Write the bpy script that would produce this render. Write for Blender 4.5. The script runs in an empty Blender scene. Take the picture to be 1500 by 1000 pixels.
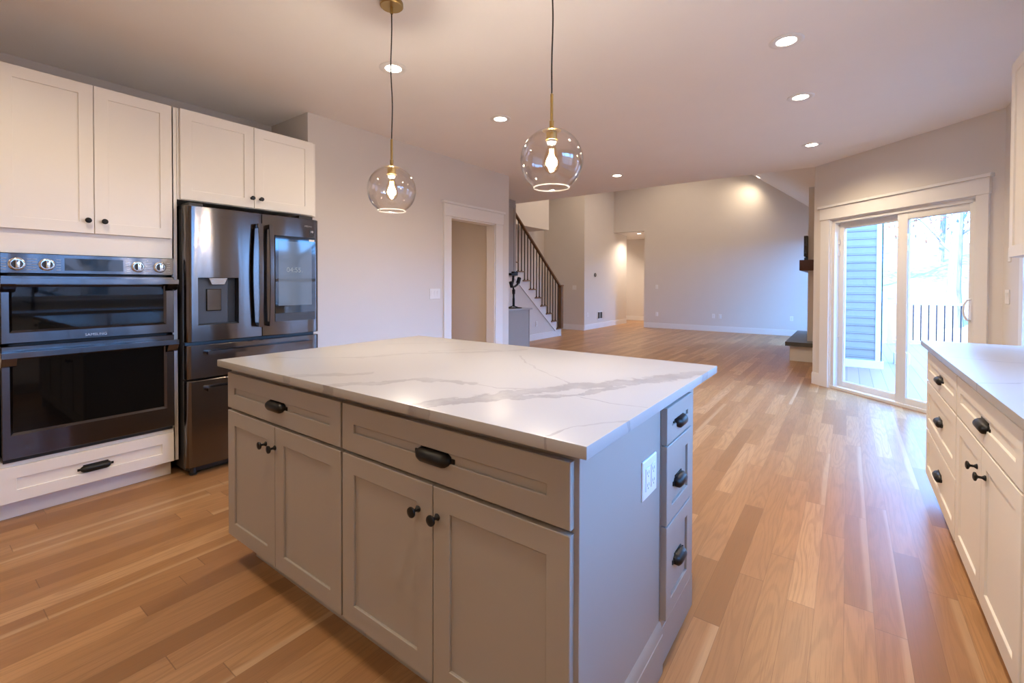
import bpy, bmesh, math, random
from mathutils import Vector, Matrix

SC = bpy.context.scene
COL = SC.collection
R_ = random.Random(7)

# ------------------------------------------------------------------ camera
F_PX, YAW, PITCH, ROLL, PYC, CAM_H = 672.25, .632109, -.0141844, .0029752, 424.48, 1.258
cy, sy = math.cos(YAW), math.sin(YAW)
r0 = Vector((cy, sy, 0)); f0 = Vector((-sy, cy, 0)); u0 = Vector((0, 0, 1))
FW = f0*math.cos(PITCH) + u0*math.sin(PITCH)
u2 = -f0*math.sin(PITCH) + u0*math.cos(PITCH)
RT = r0*math.cos(ROLL) + u2*math.sin(ROLL)
UP = -r0*math.sin(ROLL) + u2*math.cos(ROLL)
cam = bpy.data.cameras.new('camera')
cam.sensor_width = 36; cam.sensor_fit = 'HORIZONTAL'
cam.lens = F_PX*36/1500
cam.shift_y = -(500-PYC)/1500
cam.clip_start = .02; cam.clip_end = 300
co = bpy.data.objects.new('camera', cam); COL.objects.link(co)
m3 = Matrix((RT, UP, -FW)).transposed()
co.matrix_world = Matrix.Translation((0, 0, CAM_H)) @ m3.to_4x4()
SC.camera = co

# ------------------------------------------------------------------ view, world
SC.view_settings.view_transform = 'Standard'
SC.view_settings.look = 'None'
SC.view_settings.exposure = 0.0
SC.view_settings.gamma = 1
SC.view_settings.use_curve_mapping = False
SC.cycles.use_denoising = True
SC.cycles.max_bounces = 10
SC.cycles.diffuse_bounces = 5
SC.cycles.glossy_bounces = 5
SC.cycles.transparent_max_bounces = 16
SC.cycles.sample_clamp_indirect = 4
SC.cycles.caustics_reflective = False
SC.cycles.caustics_refractive = False

SKY = 25.0
W = bpy.data.worlds.new('sky'); SC.world = W; W.use_nodes = True
wn = W.node_tree.nodes; wl = W.node_tree.links; wn.clear()
wo = wn.new('ShaderNodeOutputWorld'); wb = wn.new('ShaderNodeBackground')
wc = wn.new('ShaderNodeTexCoord'); wx = wn.new('ShaderNodeSeparateXYZ'); wr = wn.new('ShaderNodeValToRGB')
wr.color_ramp.elements[0].position = .0; wr.color_ramp.elements[0].color = (.16, .44, 1, 1)
wr.color_ramp.elements[1].position = .8; wr.color_ramp.elements[1].color = (.14, .42, 1, 1)
wl.new(wc.outputs['Generated'], wx.inputs[0]); wl.new(wx.outputs['Z'], wr.inputs[0])
wl.new(wr.outputs[0], wb.inputs['Color']); wb.inputs['Strength'].default_value = SKY
wl.new(wb.outputs[0], wo.inputs['Surface'])

# low autumn sun behind the house: reaches the wooded slope, not the windows
sun = bpy.data.lights.new('sun', 'SUN'); sun.energy = 24.0; sun.angle = .01; sun.color = (1, .90, .80)
so_ = bpy.data.objects.new('sun', sun); COL.objects.link(so_); so_.location = (-20, -30, 30)
so_.rotation_euler = Vector((.42, .76, -.50)).to_track_quat('-Z', 'Y').to_euler()

WARM = (1.0, .80, .56)
P_DOWN = 74.0      # kitchen recessed lamps
P_HALL = 130.0
P_VAULT = 125.0
P_BULB = 24.0

# ------------------------------------------------------------------ node helper
class NT:
    def __init__(s, name):
        s.m = bpy.data.materials.new(name); s.m.use_nodes = True
        s.t = s.m.node_tree; s.t.nodes.clear()
        s.out = s.t.nodes.new('ShaderNodeOutputMaterial')
    def n(s, typ, **kw):
        nd = s.t.nodes.new(typ)
        for k, v in kw.items(): setattr(nd, k, v)
        return nd
    def put(s, sock, v):
        if v is None: return
        if isinstance(v, bpy.types.NodeSocket): s.t.links.new(v, sock)
        elif isinstance(v, (tuple, list)) and len(v) == 3 and sock.type == 'RGBA': sock.default_value = (*v, 1)
        else: sock.default_value = v
    def math(s, op, a, b=None, c=None, clamp=False):
        nd = s.n('ShaderNodeMath', operation=op, use_clamp=clamp)
        s.put(nd.inputs[0], a); s.put(nd.inputs[1], b); s.put(nd.inputs[2], c)
        return nd.outputs[0]
    def xyz(s, x, y, z):
        nd = s.n('ShaderNodeCombineXYZ')
        s.put(nd.inputs[0], x); s.put(nd.inputs[1], y); s.put(nd.inputs[2], z)
        return nd.outputs[0]
    def coord(s):
        nd = s.n('ShaderNodeTexCoord'); return nd.outputs['Object']
    def sep(s, v):
        nd = s.n('ShaderNodeSeparateXYZ'); s.put(nd.inputs[0], v); return nd.outputs
    def noise(s, vec, scale, detail=2, rough=.5, dist=0):
        nd = s.n('ShaderNodeTexNoise'); s.put(nd.inputs['Vector'], vec)
        nd.inputs['Scale'].default_value = scale; nd.inputs['Detail'].default_value = detail
        nd.inputs['Roughness'].default_value = rough; nd.inputs['Distortion'].default_value = dist
        return nd.outputs
    def ramp(s, f, stops, interp='LINEAR'):
        nd = s.n('ShaderNodeValToRGB'); s.put(nd.inputs[0], f); cr = nd.color_ramp; cr.interpolation = interp
        while len(cr.elements) < len(stops): cr.elements.new(.5)
        for e, (p, c) in zip(cr.elements, stops):
            e.position = p; e.color = (*c, 1) if len(c) == 3 else c
        return nd.outputs[0]
    def mix(s, f, a, b, bt='MIX'):
        nd = s.n('ShaderNodeMix', data_type='RGBA', blend_type=bt)
        s.put(nd.inputs[0], f); s.put(nd.inputs[6], a); s.put(nd.inputs[7], b)
        return nd.outputs[2]
    def maprange(s, v, a, b, c=0., d=1., smooth=True):
        nd = s.n('ShaderNodeMapRange', interpolation_type='SMOOTHSTEP' if smooth else 'LINEAR')
        s.put(nd.inputs[0], v); s.put(nd.inputs[1], a); s.put(nd.inputs[2], b); s.put(nd.inputs[3], c); s.put(nd.inputs[4], d)
        return nd.outputs[0]
    def bump(s, h, strength=.1, dist=.01):
        nd = s.n('ShaderNodeBump'); s.put(nd.inputs['Height'], h)
        nd.inputs['Strength'].default_value = strength; nd.inputs['Distance'].default_value = dist
        return nd.outputs[0]
    def bsdf(s, **kw):
        nd = s.n('ShaderNodeBsdfPrincipled')
        for k, v in kw.items(): s.put(nd.inputs[k.replace('_', ' ')], v)
        return nd
    def done(s, shader):
        s.t.links.new(shader, s.out.inputs['Surface']); return s.m

def paint(name, col, rough=.5, var=.03, bump=.03, scale=60, spec=.5, metal=0.0):
    k = NT(name); c = k.coord()
    nz = k.noise(c, 3.0, 3)[0]
    lo = tuple(x*(1-var) for x in col); hi = tuple(min(1, x*(1+var)) for x in col)
    cc = k.mix(nz, lo, hi)
    fine = k.noise(c, scale, 2)[0]
    b = k.bsdf(Base_Color=cc, Roughness=rough, Metallic=metal, Specular_IOR_Level=spec, Normal=k.bump(fine, bump, .004))
    return k.done(b.outputs[0])

def steel(name, col, rough=.22, aniso=.75, metal=1.0):
    k = NT(name); c = k.coord(); s = k.sep(c)
    br = k.noise(k.xyz(k.math('MULTIPLY', s[0], 2.), k.math('MULTIPLY', s[1], 2.), k.math('MULTIPLY', s[2], 380.)), 1.0, 3)[0]
    cc = k.mix(br, tuple(x*.9 for x in col), tuple(x*1.1 for x in col))
    wav = k.noise(k.xyz(k.math('MULTIPLY', s[0], 5.), k.math('MULTIPLY', s[1], 5.), k.math('MULTIPLY', s[2], .8)), 1.0, 1)[0]
    b = k.bsdf(Base_Color=cc, Roughness=rough, Metallic=metal, Anisotropic=aniso, Tangent=k.xyz(0., 0., 1.), Normal=k.bump(wav, .45, .02))
    b.inputs['Anisotropic Rotation'].default_value = 0.0
    return k.done(b.outputs[0])

def thinglass(name, tint=(1, 1, 1), ior=1.45, rough=0.0, gain=1.0):
    k = NT(name)
    lw = k.n('ShaderNodeLayerWeight'); lw.inputs['Blend'].default_value = .5
    f0_ = ((ior-1)/(ior+1))**2
    fr = k.math('MULTIPLY_ADD', k.math('POWER', lw.outputs['Facing'], 5.0), 1-f0_, f0_)
    tr = k.n('ShaderNodeBsdfTransparent'); tr.inputs[0].default_value = (*tint, 1)
    gl = k.n('ShaderNodeBsdfGlossy'); gl.inputs['Roughness'].default_value = rough
    mx = k.n('ShaderNodeMixShader')
    k.put(mx.inputs[0], k.math('MULTIPLY', fr, gain, clamp=True)); k.put(mx.inputs[1], tr.outputs[0]); k.put(mx.inputs[2], gl.outputs[0])
    return k.done(mx.outputs[0])

def emit(name, col, st):
    k = NT(name); c = k.coord(); nz = k.noise(c, 20, 1)[0]
    e = k.n('ShaderNodeEmission')
    k.put(e.inputs[0], k.mix(nz, tuple(x*.97 for x in col), col)); e.inputs[1].default_value = st
    return k.done(e.outputs[0])

M = {}
M['wall'] = paint('greige wall paint', (.70, .66, .62), .62, .02, .04, 90)
M['ceiling'] = paint('flat ceiling paint', (.90, .88, .87), .8, .02, .03, 60)
M['trim'] = paint('white trim paint', (.80, .79, .78), .38, .015, .01)
M['white'] = paint('white cabinet lacquer', (.83, .80, .76), .42, .015, .01)
M['grey'] = paint('grey cabinet lacquer', (.36, .33, .30), .42, .02, .01)
M['plate'] = paint('white plastic', (.82, .81, .80), .3, .01, .0)
M['slot'] = paint('dark slot', (.05, .05, .05), .5)
M['black'] = paint('matte black metal', (.007, .007, .008), .38, .1, .05, 200, .3)
M['blackplastic'] = paint('black plastic', (.02, .02, .022), .35)
M['cavity'] = paint('dark cavity', (.015, .015, .016), .6)
M['steel'] = steel('black stainless steel', (.16, .145, .14), .17, .78)
M['steel_oven'] = steel('dark stainless steel', (.11, .10, .102), .19, .85)
M['chrome'] = paint('polished chrome', (.75, .74, .72), .16, .02, 0, 60, .5, 1.0)
M['steel_side'] = paint('charcoal painted steel', (.045, .045, .048), .4)
M['brass'] = paint('aged brass', (.42, .28, .10), .32, .08, .02, 80, .5, 1.0)
M['cord'] = paint('black fabric cord', (.02, .018, .017), .7, .1, .3, 400)
M['oak'] = paint('stained oak rail', (.20, .105, .045), .4, .25, .05, 40)
M['iron'] = paint('dark iron baluster', (.05, .028, .018), .45)
M['walnut'] = paint('dark walnut mantel', (.09, .032, .018), .45, .3, .06, 30)
M['slate'] = paint('dark grey slate', (.075, .08, .075), .45, .2, .1, 40)
M['vinyl'] = paint('white vinyl', (.78, .78, .77), .35, .01, 0)
M['glass'] = thinglass('window glass', (.97, .98, .98), 1.35)
M['globe'] = thinglass('clear pendant glass', (.985, .972, .958), 1.52, 0.0, 1.7)
M['bulbglass'] = thinglass('amber bulb glass', (1.0, .93, .80), 1.3)
def rim_glass():  # whitish translucent mix paints a lit edge onto the clear glass lip
    k = NT('lit look glass rim'); c = k.coord(); nz = k.noise(c, 30, 2)[0]
    tr = k.n('ShaderNodeBsdfTransparent'); tl = k.n('ShaderNodeBsdfTranslucent'); gl = k.n('ShaderNodeBsdfPrincipled'); k.put(gl.inputs['Base Color'], (.9, .87, .84)); gl.inputs['Roughness'].default_value = .1
    tl.inputs[0].default_value = (.95, .92, .88, 1)
    a = k.n('ShaderNodeMixShader'); a.inputs[0].default_value = .5; k.put(a.inputs[1], tl.outputs[0]); k.put(a.inputs[2], gl.outputs[0])
    m = k.n('ShaderNodeMixShader'); k.put(m.inputs[0], k.maprange(nz, 0, 1, .08, .13)); k.put(m.inputs[1], tr.outputs[0]); k.put(m.inputs[2], a.outputs[0])
    return k.done(m.outputs[0])
M['rim'] = rim_glass()
M['lens'] = emit('lamp lens', (1.0, .90, .74), 22.0)
M['filament'] = emit('glowing filament', (1.0, .62, .24), 60.0)
M['screen'] = emit('display glow', (.30, .38, .55), .55)
M['digit'] = emit('clock digits', (.75, .82, .95), .42)
M['sticker'] = paint('paper sticker', (.8, .8, .8), .5)
M['ink'] = paint('grey printed ink', (.42, .40, .38), .5)
M['logo'] = paint('etched logo', (.50, .47, .45), .3, .02, 0, 60, .5, .6)

def oven_glass():
    k = NT('dark oven glass')
    b = k.bsdf(Base_Color=(.004, .004, .0045), Roughness=.03, Specular_IOR_Level=.35)
    tr = k.n('ShaderNodeBsdfTransparent'); tr.inputs[0].default_value = (.10, .09, .085, 1)
    c = k.coord(); nz = k.noise(c, 2.0, 2)[0]
    mx = k.n('ShaderNodeMixShader'); k.put(mx.inputs[0], k.maprange(nz, 0, 1, .78, .82)); k.put(mx.inputs[1], tr.outputs[0]); k.put(mx.inputs[2], b.outputs[0])
    return k.done(mx.outputs[0])
M['ovenglass'] = oven_glass()
def black_glass():
    k = NT('black display glass'); c = k.coord(); nz = k.noise(c, 3.0, 2)[0]
    b = k.bsdf(Base_Color=k.mix(nz, (.008, .008, .009), (.012, .012, .013)), Roughness=.04, Specular_IOR_Level=.8)
    return k.done(b.outputs[0])
M['blackglass'] = black_glass()
def screen_mat():
    k = NT('fridge touch screen'); c = k.coord(); s = k.sep(c)
    nz = k.noise(c, 4.0, 2)[0]
    b = k.bsdf(Base_Color=(.02, .02, .025), Roughness=.05, Specular_IOR_Level=.6)
    k.put(b.inputs['Emission Color'], k.mix(nz, (.24, .29, .40), (.28, .34, .45))); b.inputs['Emission Strength'].default_value = .38
    return k.done(b.outputs[0])
M['screen'] = screen_mat()

def floor_mat():
    k = NT('oak strip floor'); c = k.coord(); s = k.sep(c); PW = .092
    xw = k.math('DIVIDE', s[0], PW); col = k.math('FLOOR', xw); fx = k.math('FRACT', xw)
    wn1 = k.n('ShaderNodeTexWhiteNoise', noise_dimensions='1D'); k.put(wn1.inputs['W'], col)
    w = k.math('MULTIPLY_ADD', wn1.outputs['Value'], 173.0, k.math('MULTIPLY', s[1], .95))
    v1 = k.n('ShaderNodeTexVoronoi', voronoi_dimensions='1D', feature='F1'); k.put(v1.inputs['W'], w); v1.inputs['Scale'].default_value = 1; v1.inputs['Randomness'].default_value = .85
    v2 = k.n('ShaderNodeTexVoronoi', voronoi_dimensions='1D', feature='DISTANCE_TO_EDGE'); k.put(v2.inputs['W'], w); v2.inputs['Scale'].default_value = 1; v2.inputs['Randomness'].default_value = .85
    rc = k.n('ShaderNodeSeparateColor'); k.put(rc.inputs[0], v1.outputs['Color'])
    ra, rb, rg = rc.outputs[0], rc.outputs[1], rc.outputs[2]
    # cathedral grain
    gv = k.xyz(k.math('MULTIPLY_ADD', ra, 40., k.math('MULTIPLY', s[0], 9.)), k.math('MULTIPLY_ADD', rb, 60., k.math('MULTIPLY', s[1], .85)), k.math('MULTIPLY', rg, 20.))
    g1 = k.noise(gv, 1.0, 1.5, .4, .3)[0]
    rings = k.math('SINE', k.math('MULTIPLY', g1, 75.))
    rings = k.maprange(rings, -.2, 1., 0., 1.)
    fv = k.xyz(k.math('MULTIPLY_ADD', ra, 50., k.math('MULTIPLY', s[0], 260.)), k.math('MULTIPLY', s[1], 7.), rb)
    fine = k.noise(fv, 1.0, 3, .6)[0]
    tone = k.ramp(ra, [(0, (0.251, 0.119, 0.045)), (.25, (0.335, 0.170, 0.070)), (.6, (0.395, 0.208, 0.089)), (.86, (0.456, 0.255, 0.115)), (1, (0.549, 0.340, 0.176))])
    hue = k.mix(k.math('MULTIPLY', rg, .35), tone, (.44, .235, .12))
    d1 = k.mix(k.math('MULTIPLY', rings, .34), hue, (.26, .135, .06))
    d2 = k.mix(k.math('MULTIPLY', k.maprange(fine, .45, .75), .42), d1, (.23, .12, .055))
    # pale sapwood streaks near some edges
    sap = k.math('MULTIPLY', k.maprange(rb, .84, .90), k.maprange(k.math('ADD', fx, k.math('MULTIPLY', g1, .6)), .95, 1.15))
    d2 = k.mix(k.math('MULTIPLY', sap, .35), d2, (.66, .48, .30))
    ed = k.math('ABSOLUTE', k.math('SUBTRACT', fx, .5))
    seam = k.math('MAXIMUM', k.maprange(ed, .488, .498), k.maprange(v2.outputs['Distance'], .0022, .0008))
    colr = k.mix(k.math('MULTIPLY', seam, .55), d2, (.12, .06, .03))
    ht = k.math('SUBTRACT', k.math('MULTIPLY', fine, .12), seam)
    rgh = k.maprange(fine, 0, 1, .27, .38)
    b = k.bsdf(Base_Color=colr, Roughness=rgh, Specular_IOR_Level=.5, Normal=k.bump(ht, .12, .002))
    return k.done(b.outputs[0])
M['floor'] = floor_mat()

def quartz(name, veins):
    k = NT(name); c = k.coord(); s = k.sep(c)
    wx1 = k.noise(c, 5.0, 4, .55)[1]; wsp = k.sep(wx1)
    px = k.math('MULTIPLY_ADD', k.math('SUBTRACT', wsp[0], .5), .08, s[0])
    py = k.math('MULTIPLY_ADD', k.math('SUBTRACT', wsp[1], .5), .08, s[1])
    fine = k.noise(c, 14.0, 5, .6)[0]
    brk = k.noise(c, 9.0, 4, .6)[0]
    total = None
    for (pts, wd, st) in veins:
        best = None
        for (a, b_) in zip(pts[:-1], pts[1:]):
            ax, ay = a; bx, by = b_; dx, dy = bx-ax, by-ay; L2 = dx*dx+dy*dy
            qx = k.math('SUBTRACT', px, ax); qy = k.math('SUBTRACT', py, ay)
            t = k.math('ADD', k.math('MULTIPLY', qx, dx/L2), k.math('MULTIPLY', qy, dy/L2), clamp=True)
            ex = k.math('SUBTRACT', qx, k.math('MULTIPLY', t, dx)); ey = k.math('SUBTRACT', qy, k.math('MULTIPLY', t, dy))
            d = k.math('SQRT', k.math('ADD', k.math('MULTIPLY', ex, ex), k.math('MULTIPLY', ey, ey)))
            best = d if best is None else k.math('MINIMUM', best, d)
        wv = k.math('MULTIPLY', k.maprange(fine, .3, .7, .35, 1.4), wd)
        inner = k.maprange(k.math('DIVIDE', best, wv), .75, 1.05, 1., 0.)
        edge = k.math('MULTIPLY', k.maprange(k.math('ABSOLUTE', k.math('SUBTRACT', k.math('DIVIDE', best, wv), .9)), 0., .3, 1., 0.), .35)
        v = k.math('MULTIPLY', k.math('ADD', k.math('MULTIPLY', inner, k.maprange(brk, .3, .65, .45, 1.)), edge, clamp=True), st)
        total = v if total is None else k.math('MAXIMUM', total, v)
    cloud = k.noise(c, 1.6, 3)[0]
    base = k.mix(cloud, (.395, .385, .38), (.435, .425, .42))
    colr = k.mix(total, base, (.19, .175, .18)) if total is not None else base
    b = k.bsdf(Base_Color=colr, Roughness=.28, Specular_IOR_Level=.3)
    return k.done(b.outputs[0])

# ------------------------------------------------------------------ mesh builder
def T_W(u, v, w): return (u, v, w)
def T_NY(u, v, w): return (u, -w, v)          # u = x, v = z, w = -y
def T_PY(u, v, w): return (u, w, v)           # u = x, v = z, w = y
def T_PX(u, v, w): return (w, u, v)           # u = y, v = z, w = x
def T_NX(u, v, w): return (-w, u, v)          # u = y, v = z, w = -x
A0 = (-.355, 6.957); RS2 = 2**-.5
def T_AN(s, z, w): return (A0[0] + s*RS2 - w*RS2, A0[1] - s*RS2 - w*RS2, z)   # angled wall: s along, w into the room

ROOTLOC = {}
class MB:
    def __init__(s): s.bm = bmesh.new()
    def v(s, p): return s.bm.verts.new(p)
    def loft(s, loops, c0=True, c1=True, closed=True):
        vs = [[s.v(p) for p in lp] for lp in loops]; n = len(vs[0])
        for a, b in zip(vs[:-1], vs[1:]):
            for i in range(n if closed else n-1):
                j = (i+1) % n
                try: s.bm.faces.new((a[i], a[j], b[j], b[i]))
                except ValueError: pass
        if c0: s.bm.faces.new(list(reversed(vs[0])))
        if c1: s.bm.faces.new(vs[-1])
        return s
    def box(s, a0, a1, b0, b1, c0, c1, T=T_W, bev=0):
        a0, a1 = min(a0, a1), max(a0, a1); b0, b1 = min(b0, b1), max(b0, b1); c0, c1 = min(c0, c1), max(c0, c1)
        t = bmesh.new()
        vs = [t.verts.new((x, y, z)) for x in (a0, a1) for y in (b0, b1) for z in (c0, c1)]
        for q in ((0, 1, 3, 2), (4, 6, 7, 5), (0, 4, 5, 1), (2, 3, 7, 6), (0, 2, 6, 4), (1, 5, 7, 3)): t.faces.new([vs[i] for i in q])
        if bev: bmesh.ops.bevel(t, geom=list(t.edges), offset=bev, segments=2, profile=.6, affect='EDGES')
        mp = {}
        for v in t.verts: mp[v] = s.v(T(*v.co))
        for f in t.faces: s.bm.faces.new([mp[v] for v in f.verts])
        t.free(); return s
    def rects(s, u0, u1, v0, v1, steps, T, c0=True, c1=True):
        lp = []
        for ins, w in steps:
            lp.append([T(u0+ins, v0+ins, w), T(u1-ins, v0+ins, w), T(u1-ins, v1-ins, w), T(u0+ins, v1-ins, w)])
        return s.loft(lp, c0, c1)
    def shaker(s, u0, u1, v0, v1, w0, w1, T, rail=.06, dep=.008):
        return s.rects(u0, u1, v0, v1, [(0, w0), (0, w1-.0018), (.0018, w1), (rail, w1), (rail+.0015, w1-.0015), (rail+.0015, w1-dep)], T)
    def slab(s, u0, u1, v0, v1, w0, w1, T, b=.002):
        return s.rects(u0, u1, v0, v1, [(0, w0), (0, w1-b), (b, w1)], T)
    def prism(s, poly, w0, w1, T=T_W):
        return s.loft([[T(u, v, w0) for u, v in poly], [T(u, v, w1) for u, v in poly]])
    def lathe(s, prof, T, n=24, c0=True, c1=True):
        lp = []
        for r, h in prof:
            lp.append([T(r*math.cos(2*math.pi*i/n), r*math.sin(2*math.pi*i/n), h) for i in range(n)])
        return s.loft(lp, c0, c1)
    def tube(s, pts, rad, n=10, caps=True):
        pts = [Vector(p) for p in pts]; lp = []
        up = None
        for i, p in enumerate(pts):
            d = (pts[min(i+1, len(pts)-1)] - pts[max(i-1, 0)]).normalized()
            if up is None:
                up = Vector((0, 0, 1)) if abs(d.z) < .9 else Vector((1, 0, 0))
            a = (up - d*up.dot(d)).normalized(); b = d.cross(a); up = a
            r = rad[i] if isinstance(rad, (list, tuple)) else rad
            lp.append([p + a*r*math.cos(2*math.pi*j/n) + b*r*math.sin(2*math.pi*j/n) for j in range(n)])
        return s.loft(lp, caps, caps)
    def build(s, name, mat, parent=None, recalc=True, sharp=35):
        bm = s.bm
        if recalc: bmesh.ops.recalc_face_normals(bm, faces=list(bm.faces))
        for f in bm.faces: f.smooth = True
        lim = math.radians(sharp)
        for e in bm.edges:
            if len(e.link_faces) == 2 and e.calc_face_angle(0) > lim: e.smooth = False
        off = ROOTLOC.get(parent.name) if parent is not None else None
        if off is not None: bmesh.ops.translate(bm, vec=-Vector(off), verts=list(bm.verts))
        me = bpy.data.meshes.new(name); bm.to_mesh(me); bm.free()
        me.materials.append(mat)
        o = bpy.data.objects.new(name, me); COL.objects.link(o)
        if parent is not None:
            o.parent = parent; ROOTLOC[o.name] = off
        return o

def off(T, du, dv, dw):
    return lambda u, v, w: T(u+du, v+dv, w+dw)

def tag(o, label=None, cat=None, group=None, kind=None):
    if label: o['label'] = label
    if cat: o['category'] = cat
    if group: o['group'] = group
    if kind: o['kind'] = kind
    return o
def thing(name, label, cat, loc, group=None):
    o = bpy.data.objects.new(name, None); COL.objects.link(o); o.location = loc; o.empty_display_size = .1
    ROOTLOC[o.name] = tuple(loc)
    return tag(o, label, cat, group)
def sroot(name, loc=(0, 0, 0)):
    o = bpy.data.objects.new(name, None); COL.objects.link(o); o.location = loc; ROOTLOC[o.name] = tuple(loc)
    o['kind'] = 'structure'; return o
def struct(name, mb, mat, parent=None):
    o = mb.build(name, mat, parent); o['kind'] = 'structure'; return o
def copy_tree(o, parent=None):
    c = o.copy(); COL.objects.link(c)
    if parent is not None: c.parent = parent
    for ch in list(o.children): copy_tree(ch, c)
    return c
def lettering(name, body, size, T, u, v, w, mat, parent, align='LEFT', width=None):
    cu = bpy.data.curves.new(name, 'FONT'); cu.body = body; cu.size = size; cu.align_x = align; cu.extrude = .0004
    to = bpy.data.objects.new(name+'_src', cu); COL.objects.link(to)
    dg = bpy.context.evaluated_depsgraph_get(); dg.update()
    me = bpy.data.meshes.new_from_object(to.evaluated_get(dg))
    bpy.data.objects.remove(to); bpy.data.curves.remove(cu)
    offv = Vector(ROOTLOC[parent.name])
    for vt in me.vertices:
        vt.co = Vector(T(u + vt.co.x, v + vt.co.y, w + vt.co.z)) - offv
    me.materials.clear(); me.materials.append(mat)
    o = bpy.data.objects.new(name, me); COL.objects.link(o); o.parent = parent; ROOTLOC[o.name] = tuple(offv)
    return o

# hardware
def knob(parent, T, u, v, w):
    mb = MB(); L = off(T, u, v, w)
    mb.lathe([(.009, -.001), (.010, .002), (.0075, .005), (.0045, .010), (.0045, .018), (.008, .021), (.0145, .024), (.0155, .027), (.0145, .030), (.008, .0325), (.001, .033)], L, 20)
    return mb.build('knob', M['black'], parent)
def cup_pull(parent, T, u, v, w, half=.066):
    mb = MB(); L = off(T, u, v, w)
    def sec(x, k, n=9):
        r = []
        for i in range(n):
            a = math.pi*.5 - i/(n-1)*math.radians(118)
            r.append(L(x, (.021*math.sin(a)-.002)*k, (.027*math.cos(a)+.0)*k if math.cos(a) > 0 else 0))
        r += [L(x, -.019*k, .018*k), L(x, -.018*k, -.001)]
        return r
    h = half
    secs = [(-h, .30), (-h+.004, .62), (-h+.012, .88), (-h+.024, 1), (h-.024, 1), (h-.012, .88), (h-.004, .62), (h, .30)]
    mb.loft([sec(x, k) for x, k in secs])
    for sg in (-1, 1):   # screw ears
        mb.box(sg*(h-.003), sg*(h+.012), -.007, .007, -.001, .004, L, .0015)
    # rim along the wall
    mb.box(-h+.012, h-.012, .017, .0225, -.001, .003, L, .001)
    return mb.build('handle', M['black'], parent)

# ================================================================== SETTING
CZ = 2.74
XL, XD, XR = -4.43, -3.80, 1.05      # wall behind the cabinets, wall with the doorway, right wall
YB, YE = -2.4, 6.95                  # wall behind the camera, edge of the flat ceiling
FY = 13.0                            # far wall of the living room

fp = [(-9, -2.5), (1.17, -2.5), (1.17, 5.45), (-.28, 7.0), (-.28, 16), (-9, 16)]
struct('floor', MB().prism(fp, -.12, 0), M['floor'])
cp = [(-5.59, -2.5), (1.17, -2.5), (1.17, 5.60), (-.19, YE), (-5.59, YE)]
struct('ceiling', MB().prism(cp, CZ, CZ+.12), M['ceiling'])
# living room vault: right slope, then a flat top
sl = [(-.285, 2.7247), (-3.3, 5.02), (-9, 5.02), (-9, 5.14), (-3.3, 5.14), (-.285, 2.845)]
struct('ceiling_vault', MB().loft([[(x, YE-.02, z) for x, z in sl], [(x, FY+.2, z) for x, z in sl]]), M['ceiling'])
struct('ceiling_stairwell', MB().box(-9, -5.4, 2, YE-.02, 5.02, 5.14), M['ceiling'])
struct('ceiling_hall', MB().box(-9, -4.4, FY+.1, 15.6, 2.79, 2.9), M['ceiling'])

struct('wall_left', MB().box(XL-.12, XL, YB-.1, 2.3, 0, CZ), M['wall'])
w = MB()
w.box(-5.24, XD-.13, 2.18, 2.30, 0, CZ)
w.box(XD-.13, XD, 2.18, 3.951, 0, CZ); w.box(XD-.13, XD, 4.804, 5.11, 0, CZ); w.box(XD-.13, XD, 3.951, 4.804, 2.046, CZ)
w.box(-5.24, XD-.13, 4.99, 5.11, 0, CZ)
struct('wall_pantry', w, M['wall'])
w = MB(); w.box(-5.24, -5.12, 2.2, 6.95, 0, CZ); struct('wall_bar', w, M['wall'])
struct('wall_back', MB().box(-4.55, 1.17, YB-.12, YB, 0, CZ), M['wall'])
# right wall with two window openings
WA = (.75, 2.45, 1.04, 2.28); WB = (3.64, 4.93, .55, 2.06)
w = MB()
w.box(XR, XR+.12, YB-.1, WA[0], 0, CZ); w.box(XR, XR+.12, WA[1], WB[0], 0, CZ); w.box(XR, XR+.12, WB[1], 5.55, 0, CZ)
for a in (WA, WB):
    w.box(XR, XR+.12, a[0], a[1], 0, a[2]); w.box(XR, XR+.12, a[0], a[1], a[3], CZ)
struct('wall_right', w, M['wall'])
# angled wall with the sliding door opening
S0, S1, SH = (-.185+.355)/RS2, (.915+.355)/RS2, 2.044
w = MB()
w.box(0, S0, 0, CZ, -.15, 0, T_AN); w.box(S1, 2.02, 0, CZ, -.15, 0, T_AN); w.box(S0, S1, SH, CZ, -.15, 0, T_AN)
struct('wall_angled', w, M['wall'])
# living room
struct('wall_header', MB().box(-9, -.26, YE-.13, YE-.004, CZ+.03, 5.1), M['wall'])
w = MB(); LW = (10.9, 12.75, .30, 2.5)
w.box(-.30, -.18, 6.93, LW[0], 0, 2.9); w.box(-.30, -.18, LW[1], FY+.15, 0, 2.9); w.box(-.30, -.18, LW[0], LW[1], 0, LW[2]); w.box(-.30, -.18, LW[0], LW[1], LW[3], 2.9)
struct('wall_fireplace', w, M['wall'])
struct('wall_chimney', MB().box(-.54, -.28, 9.05, 10.6, 0, 2.86), M['wall'])
w = MB(); w.box(-4.77, -.2, FY, FY+.15, 0, 5.1); w.box(-5.75, -4.77, FY, FY+.15, 2.79, 5.1)
struct('wall_far', w, M['wall'])
struct('wall_landing', MB().box(-7.1, -5.72, 11.1, 14.0, 0, 5.1), M['wall'])
struct('wall_stairs', MB().box(-7.12, -7.0, 2.0, 11.2, 0, 5.1), M['wall'])
struct('wall_soffit', MB().box(-7.0, -6.35, 2.0, 10.3, 2.656, 5.1), M['wall'])
struct('wall_stairwell', MB().box(-7.1, -5.5, 2.0, 2.12, 0, 5.1), M['wall'])
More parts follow.
